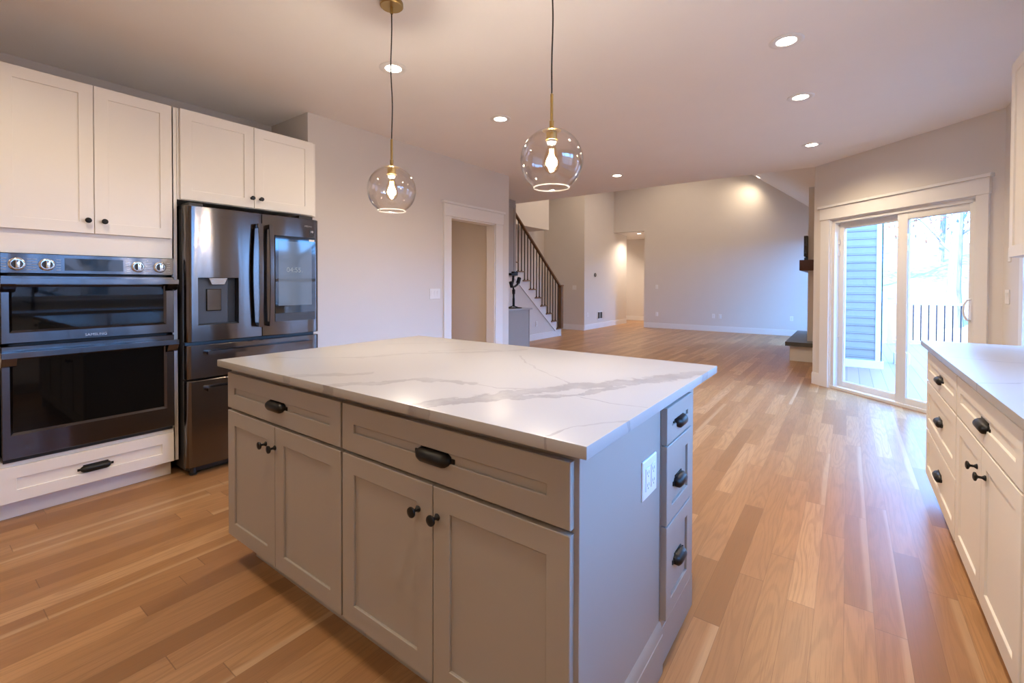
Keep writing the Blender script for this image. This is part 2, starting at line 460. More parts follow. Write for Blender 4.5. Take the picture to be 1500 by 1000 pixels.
w = MB(); w.box(-9, -4.4, 15.3, 15.42, 0, 2.9); w.box(-4.77, -4.65, FY+.1, 15.4, 0, 2.9); w.box(-9, -8.88, 13.9, 15.4, 0, 2.9); w.box(-9, -7.05, 13.88, 14.0, 0, 2.9)
struct('wall_hall', w, M['wall'])
w = MB(); w.box(-5.59, -5.47, 2.0, YE, CZ, 5.1); struct('wall_upper', w, M['wall'])

# baseboards
def baseboard(name, u0, u1, w0, T, h=.135):
    mb = MB()
    mb.prism([(u0, 0), (u1, 0), (u1, h), (u0, h)], w0-.004, w0+.013, T)
    mb.prism([(u0, h), (u1, h), (u1, h+.012), (u0, h+.012)], w0-.004, w0+.008, T)
    return struct(name, mb, M['trim'])
baseboard('baseboard_far', -4.77, -.30, -FY, T_NY)
baseboard('baseboard_landing_side', 11.1, 14.0, -5.72, T_PX)
baseboard('baseboard_landing_front', -7.0, -5.72, -11.1, T_NY)
baseboard('baseboard_hall_end', -9, -4.77, -15.3, T_NY)
baseboard('baseboard_angled', -.0, .119, 0, T_AN)
baseboard('baseboard_angled_right', 1.888, 1.98, 0, T_AN)
baseboard('baseboard_right', 3.8, 5.5, -XR, T_NX)
baseboard('baseboard_pantry', 2.18, 3.832, XD, T_PX)
baseboard('baseboard_pantry_end', 4.954, 5.11, XD, T_PX)
baseboard('baseboard_pantry_inside', -5.12, -3.93, -4.99, T_NY)

# doorway casing (craftsman head)
def casing(name, T, u0, u1, o0, o1, top, head, jd, cap=.028):
    mb = MB()
    mb.slab(o0, u0+.004, 0, top, -.004, .019, T); mb.slab(u1-.004, o1, 0, top, -.004, .019, T)
    mb.slab(o0-.008, o1+.008, top, head, -.004, .026, T)
    mb.slab(o0-.028, o1+.028, head, head+cap, -.004, .045, T)
    # jambs
    mb.box(u0-.003, u0+.018, 0, top, -jd, .002, T); mb.box(u1-.018, u1+.003, 0, top, -jd, .002, T); mb.box(u0, u1, top-.018, top+.003, -jd, .002, T)
    return struct(name, mb, M['trim'])
casing('trim_1', off(T_PX, 0, 0, XD), 3.951, 4.804, 3.832, 4.954, 2.046, 2.19, .13)
casing('trim_2', T_AN, S0, S1, .119, 1.888, SH, 2.187, .03)

# sliding patio door
d1 = sroot('door_1', (.3, 6.3, 0))
mb = MB()
mb.box(S0+.018, S0+.06, 0, SH-.016, -.14, -.012, T_AN, .002); mb.box(S1-.05, S1-.018, 0, SH-.016, -.14, -.012, T_AN, .002)
mb.box(S0+.018, S1-.018, SH-.05, SH-.016, -.14, -.012, T_AN, .002)
mb.box(S0+.0, S1-.0, 0, .035, -.15, -.004, T_AN, .003)
tag(mb.build('frame', M['vinyl'], d1), kind='structure')
def sash(s0, s1, w0, w1, st0, st1, name='sash'):
    mb = MB(); zb, zt = .03, SH-.045
    mb.box(s0, s0+st0, zb, zt, w0, w1, T_AN, .004); mb.box(s1-st1, s1, zb, zt, w0, w1, T_AN, .004)
    mb.box(s0, s1, zb, zb+.068, w0+.001, w1-.001, T_AN, .004); mb.box(s0, s1, zt-.072, zt, w0+.001, w1-.001, T_AN, .004)
    a = .006
    for (p0, p1, q0, q1) in ((s0+st0-a, s0+st0+a, zb+.06, zt-.06), (s1-st1-a, s1-st1+a, zb+.06, zt-.06), (s0+.02, s1-.02, zb+.06, zb+.074), (s0+.02, s1-.02, zt-.078, zt-.066)):
        mb.box(p0, p1, q0, q1, w0+.012, w1-.010, T_AN)
    o = tag(mb.build(name, M['vinyl'], d1), kind='structure')
    g = MB().box(s0+st0-.004, s1-st1+.004, zb+.06, zt-.065, (w0+w1)/2-.003, (w0+w1)/2+.003, T_AN).build('glass', M['glass'], o); tag(g, kind='structure')
    return o
s_l = (S0+.045, 1.105, -.115, -.078); s_r = (1.05, S1-.035, -.068, -.028)
sash(*s_l, .075, .06)
rs = sash(*s_r, .107, .05)
mb = MB()
hp = [(S1-.062, 1.125, -.03), (S1-.068, 1.12, .005), (S1-.085, 1.075, .02), (S1-.088, 1.03, .022), (S1-.085, .985, .02), (S1-.068, .94, .005), (S1-.062, .935, -.03)]
mb.tube([T_AN(*p) for p in hp], .008, 10)
mb.box(S1-.072, S1-.05, .92, 1.14, -.03, -.022, T_AN, .003)
mb.build('handle', M['plate'], rs)
# sash locks and blind clips on the stiles
mb = MB()
for s_, z_ in ((S0+.062, 1.60), (S0+.062, 1.74), (1.157, 1.60), (1.157, 1.72), (1.157, .55), (S0+.062, .62)):
    mb.box(s_, s_+.014, z_, z_+.055 if z_ > 1 else z_+.02, -.075 if s_ < .5 else -.03, -.06 if s_ < .5 else -.015, T_AN, .003)
tag(mb.build('clip', M['plate'], d1), kind='structure')

# windows in the right wall and in the living room
def window(name, T, u0, u1, v0, v1, depth=.10, grid=True):
    r = sroot(name, T((u0+u1)/2, v0, 0))
    mb = MB()
    for a in ((u0-.09, u0, v0-.09, v1), (u1, u1+.09, v0-.09, v1)): mb.slab(*a, -.004, .018, T)
    mb.slab(u0-.10, u1+.10, v1, v1+.12, -.004, .022, T); mb.slab(u0-.12, u1+.12, v1+.12, v1+.145, -.004, .04, T)
    mb.slab(u0-.11, u1+.11, v0-.03, v0, -.004, .045, T)
    tag(mb.build('casing', M['trim'], r), kind='structure')
    mb = MB()
    e = .045
    for a in ((u0, u0+e, v0, v1), (u1-e, u1, v0, v1), (u0, u1, v0, v0+e), (u0, u1, v1-e, v1)): mb.box(*a, -depth, -.02, T, .003)
    mid = (v0+v1)/2 if grid else None
    if mid: mb.box(u0, u1, mid-.025, mid+.025, -depth, -.03, T, .003)
    tag(mb.build('frame', M['vinyl'], r), kind='structure')
    tag(MB().box(u0+e-.004, u1-e+.004, v0+e-.004, v1-e+.004, -depth*.6-.003, -depth*.6+.003, T).build('glass', M['glass'], r), kind='structure')
window('window_1', off(T_NX, 0, 0, -XR), *WA)
window('window_2', off(T_NX, 0, 0, -XR), *WB)
window('window_3', off(T_NX, 0, 0, .30), *LW)

# ================================================================== TALL OVEN CABINET (left)
XF = -3.534                                   # face-frame plane; fronts are 20 mm thick
tc = thing('tall_cabinet', 'tall white cabinet built round the wall oven, left of the refrigerator', 'cabinet', (-3.9, .72, 0), 'white cabinets on the left wall')
OY0, OY1 = .346, 1.096                        # oven
mb = MB()
mb.box(XL+.004, XF, .29, OY0-.006, .098, 2.39); mb.box(XL+.004, XF, OY1+.004, 1.126, .098, 2.392)
mb.box(XL+.004, XL+.02, .29, 1.108, .098, 2.39)
mb.box(XL+.004, XF, .29, 1.108, .098, .318); mb.box(XL+.004, XF, .29, 1.108, 1.412, 2.39)
mb.build('body', M['white'], tc)
mb = MB(); mb.box(-4.3, -3.589, .30, 1.10, 0, .098); tk = mb.build('toe_kick', M['white'], tc)
for (a, b, ku) in ((.335, .7155, .686), (.7185, 1.096, .758)):
    d = MB().shaker(a, b, 1.538, 2.388, XF+.0005, XF+.0205, T_PX, .062).build('door', M['white'], tc)
    knob(d, T_PX, ku, 1.610, XF+.0205)
d = MB().shaker(.335, 1.096, .102, .290, XF+.0005, XF+.0205, T_PX, .062).build('drawer', M['white'], tc)
cup_pull(d, T_PX, .714, .188, XF+.012, .068)

# ------------------------------------------------------------------ wall oven
ov = thing('wall_oven', 'black stainless double wall oven with four chrome dials in the tall white cabinet', 'oven', (-3.6, .72, .32))
mb = MB()
xo = XF
mb.box(-4.05, xo+.004, OY0+.004, OY1-.002, .335, .36); mb.box(-4.05, xo+.004, OY0+.004, OY1-.002, 1.275, 1.40)
mb.box(-4.05, xo+.004, OY0+.004, OY0+.03, .335, 1.40); mb.box(-4.05, xo+.004, OY1-.03, OY1-.002, .335, 1.40)
mb.box(-4.05, -4.03, OY0+.004, OY1-.002, .335, 1.40); mb.box(-4.05, xo+.004, OY0+.004, OY1-.002, .91, .955)
mb.build('housing', M['cavity'], ov)
cp_ = MB().slab(OY0, OY1, 1.303, 1.410, xo+.001, xo+.030, T_PX, .003).build('control_panel', M['steel_oven'], ov)
MB().slab(.588, .842, 1.322, 1.390, xo+.029, xo+.0315, T_PX, .001).build('display', M['blackglass'], cp_)
for ky in (.406, .518, .913, 1.023):
    L = off(T_PX, ky, 1.352, xo+.030)
    dl = MB().lathe([(.033, -.001), (.033, .003), (.030, .006), (.026, .007), (.026, .012), (.0245, .014), (.001, .0145)], L, 28).build('dial', M['chrome'], ov)
    MB().lathe([(.0225, .014), (.0225, .0152), (.001, .0153)], L, 24).build('ring', M['steel_side'], dl)
    mb = MB(); mb.box(-.0085, .0085, -.021, .021, .012, .034, L, .003); mb.build('grip', M['chrome'], dl)
    MB().box(-.002, .002, .008, .020, .0335, .0345, L).build('pointer', M['slot'], dl)
    for sx in (-1, 1):
        mb = MB()
        for zz in (-.028, -.014, 0, .014, .028): mb.box(sx*.046-.009, sx*.046+.009, zz-.0012, zz+.0012, -.0005, .0006, L)
        mb.build('dial_marking', M['ink'], cp_)
def oven_door(z0, z1, g0, g1, hz, hend):
    d = MB()
    X0, X1 = xo+.006, xo+.036
    gy0, gy1 = .376, 1.056
    # frame with a bevelled opening
    def ring(ins, w): return None
    outer = lambda w, i=0: [T_PX(OY0+i, z0+i, w), T_PX(OY1-i, z0+i, w), T_PX(OY1-i, z1-i, w), T_PX(OY0+i, z1-i, w)]
    inner = lambda w, i=0: [T_PX(gy0+i, g0+i, w), T_PX(gy1-i, g0+i, w), T_PX(gy1-i, g1-i, w), T_PX(gy0+i, g1-i, w)]
    d.loft([inner(X0, .012), outer(X0), outer(X1-.003), outer(X1, .003), inner(X1, -.0), inner(X1-.012, .012), inner(X0, .012)], False, False)
    o = d.build('oven_door', M['steel_oven'], ov)
    MB().box(gy0+.009, gy1-.009, g0+.009, g1-.009, X1-.020, X1-.013, T_PX).build('window', M['ovenglass'], o)
    # full-width handle: flat bar with wedge shaped ends
    h = MB(); e0, e1 = OY0-.004, OY1+.008
    h.loft([[T_PX(y, hz+.014, X1+.062), T_PX(y, hz+.014, X1+.030), T_PX(y, hz-.010, X1+.034), T_PX(y, hz-.014, X1+.062)] for y in (e0, e1)])
    for ya, yb in ((e0, e0+.055), (e1-.055, e1)):
        h.loft([[T_PX(y, hz+.012, X1+.060), T_PX(y, hz+.012, X1-.002), T_PX(y, hz-hend, X1-.002), T_PX(y, hz-hend+.010, X1+.030), T_PX(y, hz-.012, X1+.060)] for y in (ya, yb)])
    h.build('handle', M['steel_oven'], o)
    return o
du = oven_door(.937, 1.292, .992, 1.243, 1.262, .058)
lettering('lettering', 'SAMSUNG', .021, T_PX, .668, .952, xo+.0362, M['logo'], du)
dl_ = oven_door(.335, .922, .456, .862, .880, .066)
MB().slab(OY0+.005, OY1-.003, .312, .331, xo+.001, xo+.012, T_PX, .002).build('vent_trim', M['cavity'], ov)
# racks behind the glass, interior walls
for rz in (.53, .66, .78, 1.08):
    mb = MB()
    mb.tube([(-3.56, .43, rz), (-3.56, 1.01, rz)], .004, 6); mb.tube([(-3.95, .43, rz), (-3.95, 1.01, rz)], .004, 6)
    for k in range(14): mb.tube([(-3.56, .44+k*.043, rz), (-3.95, .44+k*.043, rz)], .0022, 5)
    mb.build('oven_rack', M['chrome'], ov)

# ================================================================== REFRIGERATOR
XFR = -3.39
FY0, FY1, FYS = 1.132, 2.044, 1.601
fr = thing('refrigerator', 'black stainless french door refrigerator with a touch screen and water dispenser', 'refrigerator', (-3.7, 1.59, 0))
mb = MB(); mb.box(-4.15, XFR-.075, FY0+.012, FY1-.012, .03, 1.735, bev=.004); mb.build('body', M['steel_side'], fr)
def bowed(mb, y0, y1, z0, z1, xb, x1, cut=None, n=14, edge=.028):
    """door slab whose outer long edges roll back"""
    def xs(y, roll0, roll1):
        d0 = (y-y0)/edge; d1 = (y1-y)/edge; s = 0
        if roll0 and d0 < 1: s = max(s, 1-math.sqrt(max(0, 1-(1-d0)**2)))
        if roll1 and d1 < 1: s = max(s, 1-math.sqrt(max(0, 1-(1-d1)**2)))
        return x1 - s*.03
    return xs
def fdoor(y0, y1, z0, z1, r0, r1, hole=None, name='door', mat=None):
    """front with rolled vertical edges; hole = (y0,y1,z0,z1) opening"""
    E_ = .034
    BOW = .011
    ys = [y0+E_*(1-math.cos(i/7*math.pi/2)) if r0 else y0+.002*i/7 for i in range(8)]
    ye = [y1-E_*(1-math.cos(i/7*math.pi/2)) if r1 else y1-.002*i/7 for i in range(7, -1, -1)]
    mid = [y0+E_+(y1-y0-2*E_)*i/16 for i in range(1, 16)]
    if hole: mid += [hole[0], hole[1]]
    allv = sorted(set([round(v, 5) for v in ys+mid+ye]))
    def xf(y):
        s = 0
        if r0 and y < y0+E_: s = max(s, 1-math.sqrt(max(0, 1-(1-(y-y0)/E_)**2)))
        if r1 and y > y1-E_: s = max(s, 1-math.sqrt(max(0, 1-(1-(y1-y)/E_)**2)))
        return XFR - s*.030 - BOW*((y-(y0+y1)/2)/((y1-y0)/2))**2
    zs = [z0, z0+.004] + ([hole[2], hole[3]] if hole else []) + [z1-.004, z1]
    mb = MB(); bm = mb.bm; g = {}
    for i, y in enumerate(allv):
        for j, z in enumerate(zs):
            x = xf(y) - (.004 if j in (0, len(zs)-1) else 0)
            g[i, j] = mb.v((x, y, z))
    holes = set()
    for i in range(len(allv)-1):
        for j in range(len(zs)-1):
            if hole and allv[i] >= hole[0]-1e-4 and allv[i+1] <= hole[1]+1e-4 and zs[j] >= hole[2]-1e-4 and zs[j+1] <= hole[3]+1e-4:
                holes.add((i, j)); continue
            bm.faces.new((g[i, j], g[i+1, j], g[i+1, j+1], g[i, j+1]))
    # sides, back
    xb = XFR-.072; n, m = len(allv), len(zs)
    rim = [g[i, 0] for i in range(n)] + [g[n-1, j] for j in range(1, m)] + [g[i, m-1] for i in range(n-2, -1, -1)] + [g[0, j] for j in range(m-2, 0, -1)]
    back = [mb.v((xb, v.co.y, v.co.z)) for v in rim]
    for k in range(len(rim)):
        k2 = (k+1) % len(rim)
        bm.faces.new((rim[k], back[k], back[k2], rim[k2]))
    bm.faces.new(back)
    if hole:   # recess walls and back
        h0, h1, hz0, hz1 = hole; dep = .058
        hv = [(h0, hz0), (h1, hz0), (h1, hz1), (h0, hz1)]
        fv = [mb.v((xf(a), a, b)) for a, b in hv]; bv = [mb.v((XFR-dep, a, b)) for a, b in hv]
        for k in range(4): bm.faces.new((fv[k], fv[(k+1) % 4], bv[(k+1) % 4], bv[k]))
        bm.faces.new(bv)
    return mb.build(name, mat or M['steel'], fr, recalc=not hole) if not hole else (bmesh.ops.remove_doubles(bm, verts=list(bm.verts), dist=1e-5), mb.build(name, mat or M['steel'], fr))[1]
ld = fdoor(FY0, FYS-.003, .872, 1.752, True, False, (1.196, 1.440, .979, 1.291))
rd = fdoor(FYS+.003, FY1, .872, 1.752, False, True)
dr1 = fdoor(FY0, FY1, .632, .850, True, True, None, 'drawer')
dr2 = fdoor(FY0, FY1, .060, .620, True, True, None, 'drawer')
# water dispenser
xr = XFR-.056
disp = MB().slab(1.200, 1.390, .985, 1.288, xr-.002, xr+.012, T_PX, .003).build('dispenser', M['steel_side'], ld)
mb = MB(); mb.slab(1.255, 1.345, 1.070, 1.215, xr+.010, xr+.024, T_PX, .004); mb.build('paddle', M['steel'], ld)
mb = MB(); mb.loft([[T_PX(a, b, xr+.012) for a, b in ((1.262, 1.287), (1.372, 1.287), (1.358, 1.238), (1.276, 1.238))], [T_PX(a, b, xr+.046) for a, b in ((1.262, 1.287), (1.372, 1.287), (1.355, 1.246), (1.279, 1.246))]])
mb.build('nozzle', M['chrome'], ld)
mb = MB(); mb.box(1.197, 1.439, .9795, .986, xr, XFR-.012, T_PX, .001); mb.build('drip_tray', M['cavity'], ld)
MB().box(1.391, 1.4385, .987, 1.289, xr-.003, xr-.0005, T_PX).build('recess_side', M['cavity'], ld)
# touch screen
def px_front(y): return XFR-.011*((y-(FYS+.003+FY1)/2)/((FY1-FYS-.003)/2))**2
mb = MB(); mb.slab(1.690, 2.003, 1.032, 1.608, XFR-.016, XFR+.0022, T_PX, .001); sf = mb.build('screen_frame', M['blackglass'], rd)
MB().slab(1.714, 1.972, 1.088, 1.568, XFR+.0018, XFR+.0028, T_PX, .0004).build('screen', M['screen'], sf)
MB().slab(1.690, 2.003, .972, 1.0315, XFR-.016, XFR+.0022, T_PX, .001).build('speaker_strip', M['steel_side'], rd)
lettering('clock_digits', '04:55.', .052, T_PX, 1.772, 1.338, XFR+.0032, M['digit'], sf)
lettering('lettering', 'SAMSUNG', .017, T_PX, 1.900, 1.690, px_front(1.93)+.0002, M['logo'], rd)
st = MB().box(1.958, 2.000, 1.640, 1.672, px_front(2.0)-.003, px_front(1.958)+.0006, T_PX).build('warranty_sticker', M['blackplastic'], rd)
lettering('number', '10', .022, T_PX, 1.967, 1.648, px_front(1.958)+.0008, M['sticker'], rd)
mb = MB()
for zz in (1.633, 1.626, 1.619): mb.box(1.958, 1.998-.01*(zz < 1.62), zz-.002, zz+.002, px_front(2.0)-.003, px_front(1.958)+.0006, T_PX)
mb.build('fine_print', M['blackplastic'], rd)
MB().box(1.951, 1.996, 1.578, 1.594, XFR-.001, XFR+.0030, T_PX, .001).build('paper_sticker', M['sticker'], rd)
# handles
def vhandle(y, parent):
    mb = MB(); z0, z1 = .945, 1.675
    lp = []
    N_ = 18
    for i in range(N_+1):
        t = i/N_; z = z0+(z1-z0)*t; b = .045+.018*math.sin(math.pi*t); wd = .0125
        x = XFR+b
        lp.append([(x, y-wd, z), (x, y+wd, z), (x-.016, y+wd*.8, z), (x-.016, y-wd*.8, z)])
    mb.loft(lp)
    for z in (z0, z1-.03): mb.box(XFR-.004, XFR+.045, y-.010, y+.010, z, z+.03, bev=.002)
    mb.build('handle', M['steel'], parent)
vhandle(1.566, ld); vhandle(1.640, rd)
def hhandle(z, parent, bow=.018):
    mb = MB(); lp = []; N_ = 18
    for i in range(N_+1):
        t = i/N_; y = 1.235+(1.975-1.235)*t; x = XFR+.040+bow*math.sin(math.pi*t)
        lp.append([(x, y, z-.0125), (x, y, z+.0125), (x-.016, y, z+.010), (x-.016, y, z-.010)])
    mb.loft(lp)
    for y in (1.235, 1.945): mb.box(XFR-.004, XFR+.040, y, y+.03, z-.010, z+.010, bev=.002)
    mb.build('handle', M['steel'], parent)
hhandle(.800, dr1); hhandle(.560, dr2)
mb = MB(); mb.box(-3.53, XFR-.02, FY0+.02, FY0+.10, 1.735, 1.772, bev=.003); mb.box(-3.53, XFR-.02, FY1-.16, FY1-.05, 1.735, 1.775, bev=.003); mb.box(-4.1, -3.53, FY0+.02, FY1-.03, 1.735, 1.765, bev=.003)
mb.build('hinge_cover', M['blackplastic'], fr)
for y in (FY0+.05, FY1-.05):
    MB().lathe([(.022, 0), (.024, .006), (.016, .010), (.014, .05)], off(T_W, -3.455, y, 0), 14).build('foot', M['blackplastic'], fr)
mb = MB(); mb.box(-3.53, XFR-.055, FY0+.03, FY1-.03, .018, .056, bev=.003); mb.build('toe_grille', M['blackplastic'], fr)

# ------------------------------------------------------------------ cabinet above the refrigerator
fc = thing('wall_cabinet', 'white two-door cabinet directly above the black stainless refrigerator', 'cabinet', (-3.9, 1.62, 1.80), 'white cabinets on the left wall')
mb = MB(); mb.box(XL+.004, XF, 1.128, 2.090, 1.800, 2.392); mb.build('body', M['white'], fc)
for a, b, ku in ((1.142, 1.600, 1.583), (1.603, 2.058, 1.645)):
    d = MB().shaker(a, b, 1.803, 2.391, XF+.0005, XF+.0205, T_PX, .065).build('door', M['white'], fc)
    knob(d, T_PX, ku, 1.872, XF+.0205)

# ================================================================== ISLAND
IX0, IX1, IYF, IYB = -2.245, -.483, .922, 1.858     # carcass; fronts stand 20 mm proud of IYF
def front(parent, T, u0, u1, v0, v1, w, mat, kind, rail=.062):
    return MB().shaker(u0, u1, v0, v1, w+.0005, w+.0205, T, rail).build(kind, mat, parent)
ic1 = thing('base_cabinet', 'grey island base cabinet with one drawer over two doors, at the refrigerator end', 'cabinet', (-1.81, 1.39, 0), 'grey island cabinets')
mb = MB(); mb.box(IX0, -1.3715, IYF, IYB, .125, .883); mb.build('body', M['grey'], ic1)
MB().box(IX0+.06, -1.3715, IYF+.075, IYB-.01, 0, .125).build('toe_kick', M['grey'], ic1)
ic2 = thing('base_cabinet', 'grey island base cabinet with the widest drawer over two doors, nearest the camera', 'cabinet', (-.93, 1.16, 0), 'grey island cabinets')
mb = MB(); mb.box(-1.3700, IX1-.018, IYF, 1.4705, .125, .883); mb.build('body', M['grey'], ic2)
MB().box(-1.3700, IX1-.018, IYF+.075, 1.4705, 0, .125).build('toe_kick', M['grey'], ic2)
mb = MB(); mb.slab(IYF-.002, 1.470, .0, .883, IX1-.0178, IX1, T_PX, .0015); mb.build('side_panel', M['grey'], ic2)
mb = MB(); mb.slab(IYF-.002, 1.4745, 0, .128, IX1+.0005, IX1+.013, T_PX, .003); mb.loft([[T_PX(u, v, IX1+w_) for v, w_ in ((.128, 0), (.128, .011), (.142, .009), (.158, .005), (.165, 0))] for u in (IYF-.002, 1.4745)]); mb.build('base_trim', M['grey'], ic2)
ic3 = thing('drawer_cabinet', 'grey island cabinet with three short drawers on the side facing the patio door', 'cabinet', (-.9, 1.65, 0), 'grey island cabinets')
mb = MB(); mb.box(-1.3700, IX1, 1.475, IYB, .125, .883); mb.build('body', M['grey'], ic3)
mb = MB(); mb.box(-1.3700, IX1-.003, 1.475, IYB-.01, 0, .125); mb.slab(1.475, IYB, 0, .125, IX1-.0025, IX1+.002, T_PX, .001); mb.build('toe_kick', M['grey'], ic3)
zz_ = ((.738, .857), (.476, .732), (.168, .470))
for (a, b), hz in zip(zz_, (.788, .583, .315)):
    d = front(ic3, T_PX, 1.478, 1.764, a, b, IX1, M['grey'], 'drawer', .05)
    cup_pull(d, T_PX, 1.622, hz, IX1+.0125, .048)
for cab, x0, x1, xm, ks, hx in ((ic1, -2.236, -1.3755, -1.818, (-1.889, -1.815), -1.812), (ic2, -1.3655, -.4965, -.934, (-.993, -.915), -.934)):
    TT = off(T_NY, 0, 0, -IYF)
    d = MB().shaker(x0, x1, .702, .857, .0005, .0205, TT, .062).build('drawer', M['grey'], cab)
    cup_pull(d, TT, hx, .772, .0125, .066)
    for a, b, k in ((x0, xm-.0015, ks[0]), (xm+.0015, x1, ks[1])):
        d = MB().shaker(a, b, .130, .690, .0005, .0205, TT, .062).build('door', M['grey'], cab)
        knob(d, TT, k, .608, .0205)
veins = [
    ([(-.945, .80), (-.945, .941), (-.869, 1.06), (-.837, 1.145), (-.756, 1.311), (-.624, 1.5), (-.566, 1.62), (-.44, 1.88)], 0.0420, .62),
    ([(-.90, 1.0), (-.791, 1.116), (-.734, 1.179), (-.653, 1.272), (-.6, 1.441)], 0.0227, .6),
    ([(-.66, 1.24), (-.55, 1.223), (-.44, 1.24)], 0.0050, .5),
    ([(-1.43, .82), (-1.395, .9), (-1.286, 1.002), (-1.227, 1.131), (-1.045, 1.183)], 0.0280, .5),
    ([(-1.045, 1.183), (-.919, 1.188), (-.804, 1.25)], 0.0050, .5),
    ([(-1.70, .80), (-1.647, .889), (-1.468, 1.074)], 0.0227, .42),
    ([(-2.12, 1.05), (-1.942, 1.173), (-1.81, 1.298)], 0.0075, .55),
    ([(-1.81, 1.298), (-1.723, 1.521), (-1.459, 1.779), (-1.35, 1.95)], 0.0227, .42),
    ([(-1.70, 1.62), (-1.585, 1.804), (-1.428, 1.862)], 0.0075, .5),
    ([(-2.26, 1.5), (-2.05, 1.72), (-1.87, 1.90), (-1.7, 2.1)], 0.0075, .5),
    ([(-1.267, 1.788), (-1.095, 1.615), (-.766, 1.38)], 0.0044, .5),
    ([(-.54, .80), (-.52, .963), (-.484, 1.046), (-.42, 1.1)], 0.0044, .5),
]
M['quartz'] = quartz('white veined quartz', veins)
M['quartz_plain'] = quartz('white quartz', [([(.2, 3.0), (.55, 2.95), (.9, 2.95), (1.1, 3.0)], .006, .8), ([(.3, 2.2), (.7, 2.5), (1.1, 2.55)], .006, .7), ([(.55, 3.7), (.8, 3.3), (1.1, 3.2)], .004, .7), ([(.3, 1.0), (.6, 1.3), (1.1, 1.5)], .006, .5)])
mb = MB(); mb.box(-2.262, -.440, .869, 2.062, .885, .915, bev=.003)
tag(mb.build('countertop', M['quartz']), 'white quartz island countertop with grey veins, overhanging the grey cabinets', 'countertop')

def outlet(name, T, u, v, w, label, group=None, gang=1, kind='outlet', cat='outlet', mat='plate'):
    loc = T(u, v, w)
    r = thing(name, label, cat, loc, group)
    L = off(T, u, v, w); hw = .036+.023*(gang-1)*1.0
    p = MB().rects(-hw, hw, -.058, .058, [(0, .0003), (0, .0035), (.003, .006)], L).build('cover_plate', M[mat], r)
    for g in range(gang):
        c = (g-(gang-1)/2)*.046
        if kind == 'outlet':
            MB().slab(c-.017, c+.017, -.034, .034, .0055, .0085, L, .001).build('receptacle', M[mat], r)
            mb = MB()
            for zc in (.018, -.018):
                mb.box(c-.0075, c-.0055, zc-.003, zc+.006, .0082, .0088, L); mb.box(c+.0055, c+.0075, zc-.003, zc+.006, .0082, .0088, L); mb.box(c-.002, c+.002, zc-.011, zc-.007, .0082, .0088, L)
            mb.build('slots', M['slot'], r)
        else:
            mb = MB(); mb.loft([[L(c+a, b, .0055) for a, b in ((-.0165, -.034), (.0165, -.034), (.0165, .034), (-.0165, .034))], [L(c+a, b, w_) for a, b, w_ in ((-.0155, -.033, .0065), (.0155, -.033, .0065), (.0155, .033, .010), (-.0155, .033, .010))]])
            mb.build('rocker', M[mat], r)
    return r
outlet('power_outlet', T_PX, 1.362, .676, IX1, 'white power outlet on the grey end panel of the island', None, 2)

# ================================================================== RIGHT HAND RUN
XB = .412                              # face frame plane, fronts reach x = .392
TB = off(T_NX, 0, 0, -XB)
bc1 = thing('drawer_cabinet', 'white base cabinet with a stack of three drawers, nearest the patio door', 'cabinet', (.72, 3.25, 0), 'white base cabinets on the right')
bc2 = thing('base_cabinet', 'white base cabinet with one drawer over two doors, right of the three-drawer cabinet', 'cabinet', (.72, 2.3, 0), 'white base cabinets on the right')
bc3 = thing('sink_cabinet', 'white sink base cabinet under the window, past the right edge of the photo', 'cabinet', (.72, 1.1, 0), 'white base cabinets on the right')
for cab, a, b in ((bc1, 2.788, 3.735), (bc2, 1.830, 2.786), (bc3, .30, 1.828)):
    MB().box(XB, XR-.002, a, b, .112, .883).build('body', M['white'], cab)
    MB().box(XB+.075, XR-.002, a+.002, b-.012, 0, .112).build('toe_kick', M['white'], cab)
for a, b, hz in ((.688, .857, .755), (.400, .679, .535), (.118, .391, .250)):
    d = MB().shaker(2.800, 3.722, a, b, .0005, .0205, TB, .062).build('drawer', M['white'], bc1)
    cup_pull(d, TB, 3.262, hz, .0125, .062)
d = MB().shaker(1.842, 2.776, .688, .857, .0005, .0205, TB, .062).build('drawer', M['white'], bc2)
cup_pull(d, TB, 2.309, .755, .0125, .066)
for a, b, k in ((2.3105, 2.776, 2.372), (1.842, 2.3075, 2.246)):
    d = MB().shaker(a, b, .118, .679, .0005, .0205, TB, .062).build('door', M['white'], bc2)
    knob(d, TB, k, .588, .0205)
for a, b, k in ((1.066, 1.816, 1.128), (.312, 1.063, 1.0)):
    d = MB().shaker(a, b, .118, .857, .0005, .0205, TB, .062).build('door', M['white'], bc3)
    knob(d, TB, k, .77, .0205)
mb = MB(); mb.box(.366, XR-.001, .29, 3.775, .885, .915, bev=.003)
tag(mb.build('countertop', M['quartz_plain']), 'white quartz countertop on the white cabinets along the right wall', 'countertop')
fa = thing('faucet', 'black gooseneck kitchen faucet at the sink under the right window', 'faucet', (.90, 1.05, .915))
mb = MB(); mb.lathe([(.026, 0), (.026, .01), (.018, .02), (.018, .10), (.013, .12)], off(T_W, .90, 1.05, .915), 16); mb.build('base', M['black'], fa)
mb = MB(); mb.tube([(.90-.10+.10*math.cos(a), 1.05, 1.24+.10*math.sin(a)) for a in [i/14*math.pi for i in range(15)]][::-1] + [(.90, 1.05, 1.02)], .012, 10); mb.tube([(.70, 1.05, 1.24), (.70, 1.05, 1.13)], .015, 10); mb.build('spout', M['black'], fa)
mb = MB(); mb.tube([(.90, 1.035, 1.0), (.90, .96, 1.03)], .006, 8); mb.build('lever', M['black'], fa)
uc = thing('wall_cabinet', 'white upper cabinet high on the right wall, cut off by the right edge', 'cabinet', (.87, 3.0, 1.40), 'white cabinets on the right wall')
XU = .700; TU = off(T_NX, 0, 0, -XU)
